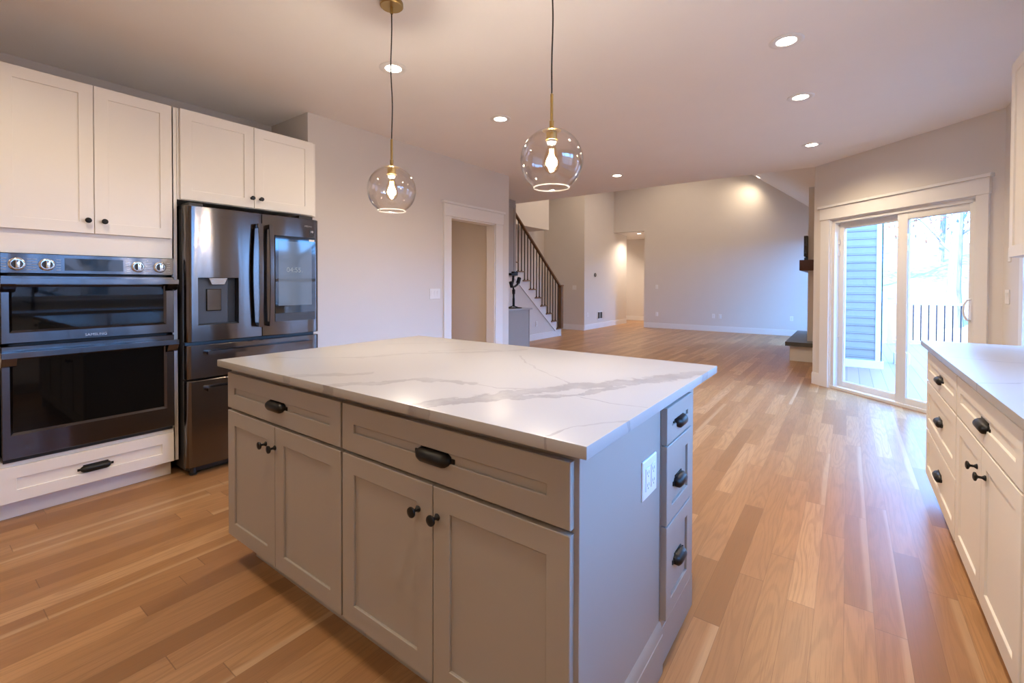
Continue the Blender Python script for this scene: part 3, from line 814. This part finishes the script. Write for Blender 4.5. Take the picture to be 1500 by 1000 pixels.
MB().box(XU, XR-.002, 2.60, 3.50, 1.400, 2.410).build('body', M['white'], uc)
for a, b, k in ((2.901, 3.495, 2.95), (2.605, 2.898, 2.85)):
    d = MB().shaker(a, b, 1.402, 2.408, .0005, .0205, TU, .058).build('door', M['white'], uc)
    knob(d, TU, k, 1.49, .0205)
outlet('light_switch', off(T_NX, 0, 0, -XR), 5.40, 1.16, 0, 'white two-gang light switch on the wall right of the patio door', None, 2, 'switch', 'light switch')
outlet('light_switch', off(T_NX, 0, 0, -XR), 5.35, 1.50, 0, 'small white switch plate just under the right upper cabinet', None, 1, 'switch', 'light switch')

# ================================================================== WALL PLATES
outlet('light_switch', off(T_PX, 0, 0, XD), 3.70, 1.137, 0, 'white three-gang light switch beside the doorway behind the island', None, 3, 'switch', 'light switch')
TF = off(T_NY, 0, 0, -FY)
outlet('light_switch', TF, -4.40, 1.172, 0, 'white light switch on the far wall, above an outlet right of the hall opening', None, 1, 'switch', 'light switch')
outlet('power_outlet', TF, -4.395, .396, 0, 'white outlet on the far wall straight below the light switch', 'outlets on the far wall')
outlet('power_outlet', TF, -2.88, .405, 0, 'left one of the two adjacent white outlets low on the far wall', 'outlets on the far wall')
outlet('power_outlet', TF, -2.72, .405, 0, 'right one of the two adjacent white outlets low on the far wall', 'outlets on the far wall')
outlet('power_outlet', TF, -1.10, .418, 0, 'white outlet low on the far wall, just left of the fireplace hearth', 'outlets on the far wall')
TL = off(T_PX, 0, 0, -5.72)
outlet('power_outlet', TL, 11.30, .41, 0, 'white outlet low on the pale wall left of the floor vent', None)
outlet('light_switch', off(T_NY, 0, 0, -11.1), -6.02, 1.15, 0, 'white light switch on the wall behind the stair newel post', None, 2, 'switch', 'light switch')
outlet('power_outlet', off(T_PX, 0, 0, -5.585), 8.55, .36, 0, 'white outlet on the wall below the staircase', None)
th = thing('thermostat', 'round black thermostat on the pale wall left of the hall opening', 'thermostat', (-5.72, 11.74, 1.50))
L = off(TL, 11.74, 1.503, 0)
MB().lathe([(.055, -.001), (.056, .012), (.052, .020), (.046, .022)], L, 28, True, False).build('ring', M['steel_side'], th)
MB().lathe([(.047, .015), (.046, .0215), (.002, .022)], L, 28).build('face', M['blackglass'], th)
ve = thing('wall_vent', 'dark return-air grille low on the pale wall left of the hall opening', 'vent', (-5.72, 12.06, .26))
L = off(TL, 12.06, .357, 0)
mb = MB()
for a in ((-.17, -.145, -.11, .11), (.145, .17, -.11, .11), (-.17, .17, -.11, -.09), (-.17, .17, .09, .11), (-.012, .012, -.1, .1)): mb.box(*a, -.001, .012, L, .002)
mb.build('frame', M['plate'], ve)
mb = MB()
for k in range(8): mb.loft([[L(u, -.085+k*.023, .002), L(u, -.078+k*.023, .010), L(u, -.075+k*.023, .010), L(u, -.082+k*.023, .002)] for u in (-.145, .145)])
mb.box(-.145, .145, -.09, .09, -.0005, .001, L)
mb.build('louvers', M['slot'], ve)

# ================================================================== PENDANTS
def pendant(x, y, zc, label):
    r = thing('pendant_lamp', label, 'pendant lamp', (x, y, CZ), 'glass globe pendants over the island')
    MB().lathe([(.058, 0), (.060, -.004), (.060, -.022), (.056, -.026), (.008, -.026), (.008, -.060), (.002, -.061)], off(T_W, x, y, CZ), 32).build('canopy', M['brass'], r)
    zt = zc+.122; zr = zc+.265
    cord = MB(); pts = []
    for i in range(25):
        t = i/24; z = CZ-.055 + (zr-(CZ-.055))*t
        pts.append((x+.004*math.sin(t*9+x*3)*math.sin(math.pi*t), y+.004*math.cos(t*7+1)*math.sin(math.pi*t), z))
    cord.tube(pts, .0032, 8); cord.build('cord', M['cord'], r)
    MB().lathe([(.003, zr-zc+.004), (.006, zr-zc), (.006, .16), (.009, .158), (.009, .135), (.0055, .132), (.0055, .118), (.002, .117)], off(T_W, x, y, zc), 20).build('stem', M['brass'], r)
    # shade: open-bottomed glass globe
    RG = .122; pr = []
    a0, a1 = math.radians(72.5), math.radians(-55.5)
    for i in range(33):
        a = a0+(a1-a0)*i/32; pr.append((RG*math.cos(a)*1.04, .128*math.sin(a)-.001))
    lip = pr[-1]; pr.append((lip[0]-.001, lip[1]-.004))
    inn = [(a-.0022, b+(.0008 if b < 0 else -.0010)) for a, b in reversed(pr)]
    prof = pr + [(pr[-1][0]-.0015, pr[-1][1]-.0015)] + inn
    lp = MB(); L = off(T_W, x, y, zc)
    prof = prof + [prof[0]]
    lp.lathe(prof, L, 64, False, False); bmesh.ops.remove_doubles(lp.bm, verts=list(lp.bm.verts), dist=1e-5)
    lp.build('glass_shade', M['globe'], r, sharp=80)
    ri = MB(); ri.tube([L(lip[0]*math.cos(k*2*math.pi/48), lip[0]*math.sin(k*2*math.pi/48), lip[1]-.004) for k in range(49)], .0026, 8, False); bmesh.ops.remove_doubles(ri.bm, verts=list(ri.bm.verts), dist=1e-4); ri.build('rim', M['rim'], r)
    so = MB(); so.lathe([(.003, .1215), (.037, .1205), (.038, .1185), (.036, .1170), (.0225, .113), (.0225, .086), (.025, .085), (.025, .081), (.021, .080), (.018, .079)], L, 28); so.build('socket', M['brass'], r)
    bu = MB().lathe([(.0135, .082), (.0140, .066), (.018, .050), (.0265, .022), (.0320, -.006), (.0310, -.026), (.024, -.043), (.012, -.052), (.003, -.054)], L, 28).build('bulb', M['bulbglass'], r)
    MB().lathe([(.0185, .081), (.0185, .072), (.0155, .071), (.0155, .066), (.014, .065)], L, 20).build('bulb_base', M['plate'], bu)
    fi = MB()
    for k in range(6):
        a = k*math.pi/3; b = a+math.pi/6
        fi.tube([L(.008*math.cos(a), .008*math.sin(a), .045), L(.0125*math.cos(b), .0125*math.sin(b), -.022), L(.008*math.cos(a+math.pi/3), .008*math.sin(a+math.pi/3), .045)], .0011, 5)
    fi.build('filament', M['filament'], bu)
    li = bpy.data.lights.new('pendant_bulb_light', 'POINT'); li.energy = P_BULB; li.color = (1, .94, .88); li.shadow_soft_size = .022
    lo = bpy.data.objects.new('pendant_bulb_light', li); COL.objects.link(lo); lo.location = (0, 0, zc+.008-CZ); lo.parent = r
pendant(-1.961, 1.594, 1.752, 'clear glass globe pendant with brass canopy, the one nearer the refrigerator')
pendant(-.975, 1.600, 1.757, 'clear glass globe pendant hanging nearer the patio door, larger in the photo')

# ================================================================== RECESSED LIGHTS
GR = 'round recessed ceiling lights'
rl0 = thing('recessed_light', 'recessed ceiling light seen right behind the left pendant cord', 'ceiling light', (-2.55, 2.087, CZ), GR)
MB().lathe([(.094, .001), (.095, -.003), (.088, -.0065), (.072, -.007), (.055, -.0035), (.0545, .004)], off(T_W, -2.55, 2.087, CZ), 40, False, False).build('trim_ring', M['plate'], rl0)
MB().lathe([(.0555, -.0026), (.050, -.0032), (.002, -.0034)], off(T_W, -2.55, 2.087, CZ), 32).build('lens', M['lens'], rl0)
def spot(par, e, size=150, col=WARM):
    li = bpy.data.lights.new('downlight', 'SPOT'); li.energy = e; li.color = col; li.shadow_soft_size = .055
    li.spot_size = math.radians(size); li.spot_blend = .9
    lo = bpy.data.objects.new('downlight', li); COL.objects.link(lo); lo.parent = par; lo.location = (0, 0, -.012)
rest = [(-2.545, 3.29, 'recessed ceiling light between the two pendants, above the doorway'),
        (-2.571, 5.941, 'small recessed ceiling light near the ceiling edge right of the right pendant'),
        (-.32, 3.26, 'largest recessed ceiling light, nearest the camera in the row of three'),
        (-.32, 4.297, 'middle recessed ceiling light of the row of three leading to the patio door'),
        (-.329, 5.833, 'recessed ceiling light of the row of three closest to the patio door')]
lights = [rl0]
for x, y, lb in rest:
    c = copy_tree(rl0); c.location = (x, y, CZ); c['label'] = lb; lights.append(c)
for lp_ in lights: spot(lp_, P_DOWN*(2.0 if lp_.location.y > 5.8 and lp_.location.x > -1 else 1.15 if lp_.location.y > 4 else .88))
vx = -1.80; vz = 2.66+(-.20-vx)*(5.02-2.66)/3.1
c = copy_tree(rl0); c.location = (vx, 12.62, vz-.004); c.rotation_euler = (0, math.atan2(2.36, 3.1), 0); c['label'] = 'recessed light in the sloped ceiling at the top of the far wall'; spot(c, 9)
c = copy_tree(rl0); c.location = (-5.17, 13.62, 2.79); c['label'] = 'recessed light in the low ceiling of the lit hallway'; spot(c, P_HALL, col=(1, .82, .70))
# further lamps of the same rows behind and above the camera
for x, y in ((-2.55, .35), (-.32, 2.1), (-.32, .6), (-2.55, -1.4), (-.32, -1.2)):
    c = copy_tree(rl0); c.location = (x, y, CZ); c['label'] = 'recessed ceiling light of the kitchen rows, outside the frame'; spot(c, P_DOWN*.2)
c = copy_tree(rl0); c.location = (-6.9, 14.6, 2.79); c['label'] = 'added unseen light that brightens the hallway end wall'; spot(c, P_HALL, col=(1, .82, .70))  # unseen lamp added to light the hall end wall
c = copy_tree(rl0); c.location = (-4.5, 3.0, CZ); c['label'] = 'recessed ceiling light inside the pantry behind the doorway'; spot(c, 36, col=(1, .48, .2))
# added vault lamps, unseen above the flat ceiling edge, to brighten the living room
for x, y in ((-3.8, 8.6), (-3.8, 11.6), (-5.2, 9.8)):
    c = copy_tree(rl0); c.location = (x, y, 5.02); c['label'] = 'added unseen light that brightens the living room'; spot(c, P_VAULT, col=(1, .78, .57))

# ================================================================== STAIRS
SX, RISE, RUN, SY = -5.59, .190, .2335, 9.66       # SY: face of the first riser
NS = 12
sc_ = thing('staircase', 'staircase with white risers, oak treads and handrail, and thin dark balusters', 'staircase', (-6.2, 9.0, 0))
for i in range(NS):
    y = SY-i*RUN; z = i*RISE
    MB().box(-6.99, SX, y-.018, y, z, z+RISE-.025).build('riser', M['trim'], sc_)
    mb = MB(); mb.box(-6.99, SX+.028, y-RUN-.012, y+.028, z+RISE-.025, z+RISE, bev=.006); mb.build('tread', M['oak'], sc_)
# closed side under the treads: white skirt band, then the painted wall
sk = [(SY, 0)]
for i in range(NS):
    y = SY-i*RUN; z = i*RISE
    sk += [(y, z+RISE-.025), (y-RUN, z+RISE-.025)]
yt = SY-NS*RUN
sk += [(yt, (NS-1)*RISE-.10), (SY-.10, 0)]
MB().prism(sk, SX-.03, SX-.002, T_PX).build('stringer', M['trim'], sc_)
w = MB(); w.prism([(SY-.10, 0), (yt, (NS-1)*RISE-.10), (yt, 0)], SX-.10, SX-.012, T_PX)
w.prism([(SY-.30, 0), (SY-.40, .0), (yt, .0), (yt, .135), (SY-.30, .135)], SX-.013, SX+.003, T_PX) if False else None
w.build('side_wall', M['wall'], sc_)
mb = MB(); mb.prism([(7.0, 0), (SY-.105, 0), (SY-.105-.135*RUN/RISE, .135), (7.0, .135)], SX-.012, SX+.004, T_PX)
struct('baseboard_stairs', mb, M['trim'])
mb = MB(); bb = [(SY-.10+.03, -.0), (SY-.10, 0), (yt, (NS-1)*RISE-.10), (yt, (NS-1)*RISE-.075), (SY-.075, 0.0)]
mb.prism([(SY-.10, 0), (SY-.072, 0), (yt, (NS-1)*RISE-.078), (yt, (NS-1)*RISE-.10)], SX-.004, SX+.006, T_PX); mb.build('skirt_moulding', M['trim'], sc_)
ra = sc_
ny = SY-.03
mb = MB(); mb.box(SX-.045, SX+.045, ny-.045, ny+.045, RISE-.0, 1.195, bev=.004); mb.box(SX-.052, SX+.052, ny-.052, ny+.052, 1.195, 1.225, bev=.006); mb.build('newel_post', M['oak'], ra)
def rail_z(y): return 1.165 + (ny-y)*RISE/RUN
mb = MB()
sec = [(-.030, -.028), (.030, -.028), (.034, .006), (.022, .026), (-.022, .026), (-.034, .006)]
mb.loft([[(SX+a, y, rail_z(y)+b) for a, b in sec] for y in (ny-.04, yt)])
mb.build('handrail', M['oak'], ra)
b0 = None
for i in range(NS):
    for q in (.055, .172):
        y = SY-i*RUN-q
        if y > ny-.09 or y < 7.2: continue
        z0 = (i+1)*RISE; z1 = rail_z(y)-.02
        mb = MB(); mb.box(SX-.0085, SX+.0085, y-.0085, y+.0085, z0, z1); mb.box(SX-.013, SX+.013, y-.013, y+.013, z0, z0+.02); mb.build('baluster', M['iron'], ra)

# ================================================================== BAR NICHE
BXF, BXW, BY0, BY1, BZ = -4.475, -5.117, 5.13, 6.62, .835
bb_ = thing('base_cabinet', 'grey bar cabinet with a white counter seen past the doorway wall', 'cabinet', (-4.8, 5.9, 0))
MB().box(BXW, BXF-.02, BY0, BY1, .10, BZ-.03).build('body', M['grey'], bb_)
MB().box(BXW, BXF-.09, BY0, BY1-.02, 0, .10).build('toe_kick', M['grey'], bb_)
MB().slab(BY1+.0005, BY1+.018, 0, BZ-.03, BXW, BXF, T_PX).build('end_panel', M['grey'], bb_)
MB().slab(5.14, 6.61, .105, BZ-.032, BXF-.0195, BXF, T_PX).build('front_panel', M['grey'], bb_)
mb = MB(); mb.box(BXW+.001, BXF+.03, BY0, BY1+.06, BZ-.03, BZ, bev=.003)
tag(mb.build('countertop', M['quartz_plain']), 'small white counter on the grey bar cabinet by the stairs', 'countertop')
bu_ = thing('wall_cabinet', 'grey upper cabinet reaching the ceiling behind the doorway wall', 'cabinet', (-4.95, 5.9, 1.37))
MB().box(BXW, -4.82, BY0, 6.68, 1.375, CZ-.005).build('body', M['grey'], bu_)
for a, b in ((5.14, 5.65), (5.655, 6.17), (6.175, 6.67)):
    d = MB().shaker(a, b, 1.38, 2.66, -4.8195, -4.80, T_PX, .055).build('door', M['grey'], bu_); knob(d, T_PX, a+.04, 1.45, -4.80)
# camera stabiliser on the bar counter
gx, gy, gz = -4.60, 6.33, BZ
gi = thing('camera_gimbal', 'black handheld camera stabiliser standing on the small bar counter', 'camera stabiliser', (gx, gy, gz))
mb = MB()
mb.lathe([(.018, .03), (.021, .04), (.021, .16), (.017, .18), (.017, .235), (.026, .25), (.028, .31), (.018, .325)], off(T_W, gx, gy, gz), 16); mb.build('grip', M['black'], gi)
for a in (0, 2.1, 4.2):
    mb = MB(); mb.tube([(gx, gy, gz+.045), (gx+.06*math.cos(a), gy+.06*math.sin(a), gz+.025), (gx+.14*math.cos(a), gy+.14*math.sin(a), gz+.006)], [.009, .008, .006], 8); mb.build('leg', M['black'], gi)
mb = MB()
mb.tube([(gx+.14*math.cos(a), gy+.14*math.sin(a), gz+.007) for a in [k*2*math.pi/24 for k in range(24)]+[0]], .006, 6); mb.build('foot_ring', M['black'], gi)
mb = MB(); mb.tube([(gx, gy, gz+.32), (gx, gy-.02, gz+.36), (gx, gy+.03, gz+.37), (gx, gy+.10, gz+.40), (gx, gy+.15, gz+.47)], [.016, .017, .018, .018, .020], 10); mb.build('arm', M['black'], gi)
mb = MB(); mb.tube([(gx, gy+.125, gz+.43), (gx, gy+.165, gz+.52)], .034, 12); mb.build('motor', M['black'], gi); mb = MB(); mb.tube([(gx, gy-.09, gz+.45), (gx, gy-.05, gz+.36)], .030, 12); mb.build('motor', M['black'], gi)
mb = MB(); mb.tube([(gx, gy-.06, gz+.37), (gx, gy-.02, gz+.47), (gx, gy-.01, gz+.56)], .020, 10); mb.build('roll_arm', M['black'], gi)
mb = MB(); mb.box(gx-.04, gx+.04, gy-.12, gy+.07, gz+.555, gz+.60, bev=.01); mb.box(gx-.03, gx+.03, gy-.03, gy+.09, gz+.60, gz+.625, bev=.006); mb.build('camera_plate', M['black'], gi)

# ================================================================== FIREPLACE CORNER
he = thing('hearth', 'raised fireplace hearth with a dark slate slab on a white base', 'hearth', (-.66, 9.8, 0))
MB().box(-.765, -.545, 8.80, 10.95, 0, .25).build('base', M['trim'], he)
MB().box(-.545, -.305, 8.80, 9.04, 0, .25).build('base_return', M['trim'], he)
mb = MB(); mb.prism([(-.825, 8.72), (-.305, 8.72), (-.305, 9.045), (-.545, 9.045), (-.545, 11.0), (-.825, 11.0)], .25, .315); mb.build('slab', M['slate'], he)
ms = thing('mantel_shelf', 'dark walnut mantel beam on the chimney wall, seen end on', 'mantel', (-.58, 9.3, 1.52))
mb = MB(); mb.box(-.655, -.305, 8.95, 9.049, 1.485, 1.66, bev=.004); mb.box(-.655, -.5405, 9.049, 10.6, 1.485, 1.66, bev=.004); mb.build('beam', M['walnut'], ms)
tv = thing('television', 'black television above the dark mantel, seen edge on', 'television', (-.58, 9.7, 1.72))
mb = MB(); mb.box(-.60, -.545, 9.00, 10.5, 1.72, 2.06, bev=.004); mb.build('panel', M['blackglass'], tv)
mb = MB(); mb.box(-.62, -.545, 9.4, 10.1, 1.662, 1.72, bev=.004); mb.build('stand', M['blackplastic'], tv)

# ================================================================== OUTSIDE
def wood_boards(name, col, pw, axis, rough=.6):
    k = NT(name); c = k.coord(); s = k.sep(c)
    xw = k.math('DIVIDE', s[axis], pw); fr_ = k.math('FRACT', xw)
    wn_ = k.n('ShaderNodeTexWhiteNoise', noise_dimensions='1D'); k.put(wn_.inputs['W'], k.math('FLOOR', xw))
    nz = k.noise(c, 12, 3)[0]
    cc = k.mix(k.math('MULTIPLY_ADD', wn_.outputs['Value'], .5, k.math('MULTIPLY', nz, .5)), tuple(x*.9 for x in col), tuple(min(1, x*1.1) for x in col))
    gap_lap_shade = k.maprange(k.math('ABSOLUTE', k.math('SUBTRACT', fr_, .5)), .475, .49)
    b = k.bsdf(Base_Color=k.mix(gap_lap_shade, cc, tuple(x*.3 for x in col)), Roughness=rough)
    return k.done(b.outputs[0])
M['deck'] = wood_boards('grey deck boards', (.30, .13, .085), .14, 0)
M['siding'] = wood_boards('blue grey lap siding', (.27, .195, .165), .125, 2)  # dark course lines paint in the shade under each lap
M['extwhite'] = paint('white exterior trim', (.80, .80, .80), .45)
struct('deck', MB().prism([(1.20, 5.62), (-.14, 6.99), (-.14, 9.2), (-.14, 13.35), (7, 13.35), (7, 5.62)], -.16, -.06), M['deck'])
mb = MB()
for k in range(27):     # lap siding, tilted courses
    z0 = -.02+k*.125
    mb.prism([(z0, 9.18), (z0, 9.165), (z0+.13, 9.178), (z0+.13, 9.19)], -.15, .36, lambda z, y, x: (x, y, z))
struct('wall_siding', mb, M['siding'])
mb = MB(); mb.box(-.16, .42, 9.18, 10.8, -.1, 5.2); struct('wall_chimney_outside', mb, M['siding'])
mb = MB(); mb.box(.355, .435, 9.155, 9.175, -.06, 5.2); mb.box(.42, .44, 9.155, 9.28, -.06, 5.2); mb.box(-.15, .46, 9.14, 9.17, -.06, .06); struct('trim_corner', mb, M['extwhite'])
mb = MB(); mb.box(.66, .80, 9.9, 10.04, -.06, 5.2, bev=.006); mb.box(.63, .83, 9.87, 10.07, -.06, .12, bev=.006)
tag(mb.build('porch_post', M['extwhite']), 'white square porch post on the deck outside the patio door', 'post')
rl_ = thing('deck_railing', 'white deck railing with thin black balusters outside the patio door', 'railing', (2.5, 13.2, -.06))
MB().box(.70, 7, 13.15, 13.24, .82, .87, bev=.006).build('top_rail', M['extwhite'], rl_)
MB().box(.70, 7, 13.17, 13.22, .0, .045, bev=.004).build('bottom_rail', M['extwhite'], rl_)
for k in range(42):
    x = .90+k*.125
    if abs((x-.9) % 1.875) < .01 and k: continue
    MB().tube([(x, 13.195, .04), (x, 13.195, .83)], .010, 6).build('baluster', M['black'], rl_)
for x in (.76, 2.72, 4.6, 6.4):
    mb = MB(); mb.box(x-.05, x+.05, 13.145, 13.245, -.06, .95, bev=.004); mb.box(x-.065, x+.065, 13.13, 13.26, .95, .98, bev=.004); mb.build('post', M['extwhite'], rl_)

def ground_mat():
    k = NT('leaf litter'); c = k.coord()
    n1 = k.noise(c, .35, 4)[0]; n2 = k.noise(c, 2.2, 5, .7)[0]
    cc = k.ramp(n2, [(.32, (.06, .022, .012)), (.5, (.17, .085, .05)), (.68, (.34, .20, .13))])
    cc = k.mix(k.math('MULTIPLY', n1, .45), cc, (.2, .16, .15))
    b = k.bsdf(Base_Color=cc, Roughness=.9); return k.done(b.outputs[0])
M['ground'] = ground_mat()
def gz_(x, y):
    d = max(0, math.hypot(x-1, y-6)-13)
    return -1.6 + .17*d*(1 if d < 40 else 40/d) + .25*math.sin(x*.3)*math.cos(y*.27)*min(1, d/5)
mb = MB(); g = {}
xs_ = [-60+i*3.2 for i in range(44)]; ys_ = [-50+i*3.2 for i in range(42)]
for i, x in enumerate(xs_):
    for j, y in enumerate(ys_): g[i, j] = mb.v((x, y, gz_(x, y)))
for i in range(len(xs_)-1):
    for j in range(len(ys_)-1): mb.bm.faces.new((g[i, j], g[i+1, j], g[i+1, j+1], g[i, j+1]))
struct('terrain', mb, M['ground'])

def bark():
    k = NT('grey bark'); c = k.coord(); s = k.sep(c)
    n1 = k.noise(k.xyz(k.math('MULTIPLY', s[0], 18), k.math('MULTIPLY', s[1], 18), k.math('MULTIPLY', s[2], 3)), 1., 5, .65)[0]
    b = k.bsdf(Base_Color=k.ramp(n1, [(.3, (.08, .07, .065)), (.7, (.20, .185, .175))]), Roughness=.9, Normal=k.bump(n1, .6, .02)); return k.done(b.outputs[0])
M['bark'] = bark()
def leafmat(n, c1, c2):
    k = NT(n); c = k.coord(); nz = k.noise(c, 3.5, 3)[0]
    b = k.bsdf(Base_Color=k.mix(nz, c1, c2), Roughness=.7); 
    tl = k.n('ShaderNodeBsdfTranslucent'); k.put(tl.inputs[0], c2)
    mx = k.n('ShaderNodeMixShader'); mx.inputs[0].default_value = .35; k.put(mx.inputs[1], b.outputs[0]); k.put(mx.inputs[2], tl.outputs[0]); return k.done(mx.outputs[0])
M['leaf'] = leafmat('russet leaves', (.20, .075, .035), (.34, .15, .08))
def tree(x, y, h, r0_, nleaf, label, seed):
    rn = random.Random(seed); z = gz_(x, y)-.1
    t = thing('tree', label, 'tree', (x, y, z), 'bare autumn trees outside')
    tips = []
    mb = MB()
    pts = []; px_, py_ = x, y
    for i in range(9):
        pts.append((px_, py_, z+h*i/8)); px_ += rn.uniform(-.09, .09)*h/10; py_ += rn.uniform(-.09, .09)*h/10
    mb.tube(pts, [r0_*(1-.82*i/8) for i in range(9)], 9)
    mb.build('trunk', M['bark'], t)
    bm_ = MB()
    for b in range(22):
        f = rn.uniform(.22, .97); i = int(f*8); fr = f*8-i
        p = Vector(pts[i]).lerp(Vector(pts[min(8, i+1)]), fr)
        a = rn.uniform(0, 6.283); L = h*(.14+.26*(1-f))*rn.uniform(.7, 1.2); up = rn.uniform(.15, .7)
        q = [p]; d = Vector((math.cos(a), math.sin(a), up)).normalized()
        for s in range(4):
            d = (d + Vector((rn.uniform(-.28, .28), rn.uniform(-.28, .28), rn.uniform(-.12, .25)))).normalized(); q.append(q[-1]+d*L/4)
        rr = r0_*(1-.82*f)*.45
        bm_.tube(q, [rr, rr*.75, rr*.55, rr*.35, rr*.15], 5, False)
        for s in range(3):
            k = rn.randint(1, 3); d2 = Vector((rn.uniform(-1, 1), rn.uniform(-1, 1), rn.uniform(-.2, .9))).normalized(); e = q[k]+d2*L*.45
            m_ = (q[k]+e)/2+Vector((rn.uniform(-.1, .1), rn.uniform(-.1, .1), .05))
            bm_.tube([q[k], m_, e], [rr*.4, rr*.3, rr*.12], 4, False); tips += [m_, e]
        tips += q[2:]
    bm_.build('branches', M['bark'], t)
    if nleaf:
        lf = MB()
        for _ in range(nleaf):
            p = rn.choice(tips)+Vector((rn.gauss(0, .45), rn.gauss(0, .45), rn.gauss(0, .4)))
            a = Vector((rn.uniform(-1, 1), rn.uniform(-1, 1), rn.uniform(-1, 1))).normalized(); b = a.orthogonal().normalized(); s = rn.uniform(.07, .15)
            lf.bm.faces.new([lf.v(p+a*s), lf.v(p+b*s*.55), lf.v(p-a*s), lf.v(p-b*s*.55)])
        lf.build('foliage', M['leaf'], t, recalc=False)
tr = [(3.45, 25.0, 13, .24, 2600, 'tall bare tree with the thick trunk centred in the right door pane'),
      (.3, 33.5, 12, .17, 2600, 'slim tree with russet leaves behind the deck railing, left in the right pane'),
      (9.8, 29.0, 12, .2, 2600, 'slim tree with russet leaves behind the deck railing, right in the right pane'),
      (-3.5, 41.0, 13, .2, 2200, 'distant tree behind the white porch post'),
      (5.2, 44.0, 14, .2, 2600, 'distant tree high on the leaf covered slope'),
      (12.5, 37.0, 13, .22, 700, 'tree on the slope beyond the right end of the railing'),
      (16.5, 23.0, 12, .22, 500, 'bare tree right of the deck, behind the right wall'),
      (9.0, 8.5, 12, .24, 60, 'bare tree outside the far window of the right wall'), (15.5, 12.0, 13, .2, 60, 'bare tree in the yard right of the deck'),
      (9.0, 3.2, 10, .2, 60, 'bare tree outside the sink window'), (13.5, -1.5, 12, .25, 60, 'bare tree in the yard opposite the oven'), (8.8, -2.8, 10, .2, 60, 'bare tree in the yard behind the camera'), (17.0, 5.0, 14, .28, 60, 'tall bare tree deep in the side yard')]
for i, a in enumerate(tr): tree(*a, 100+i)
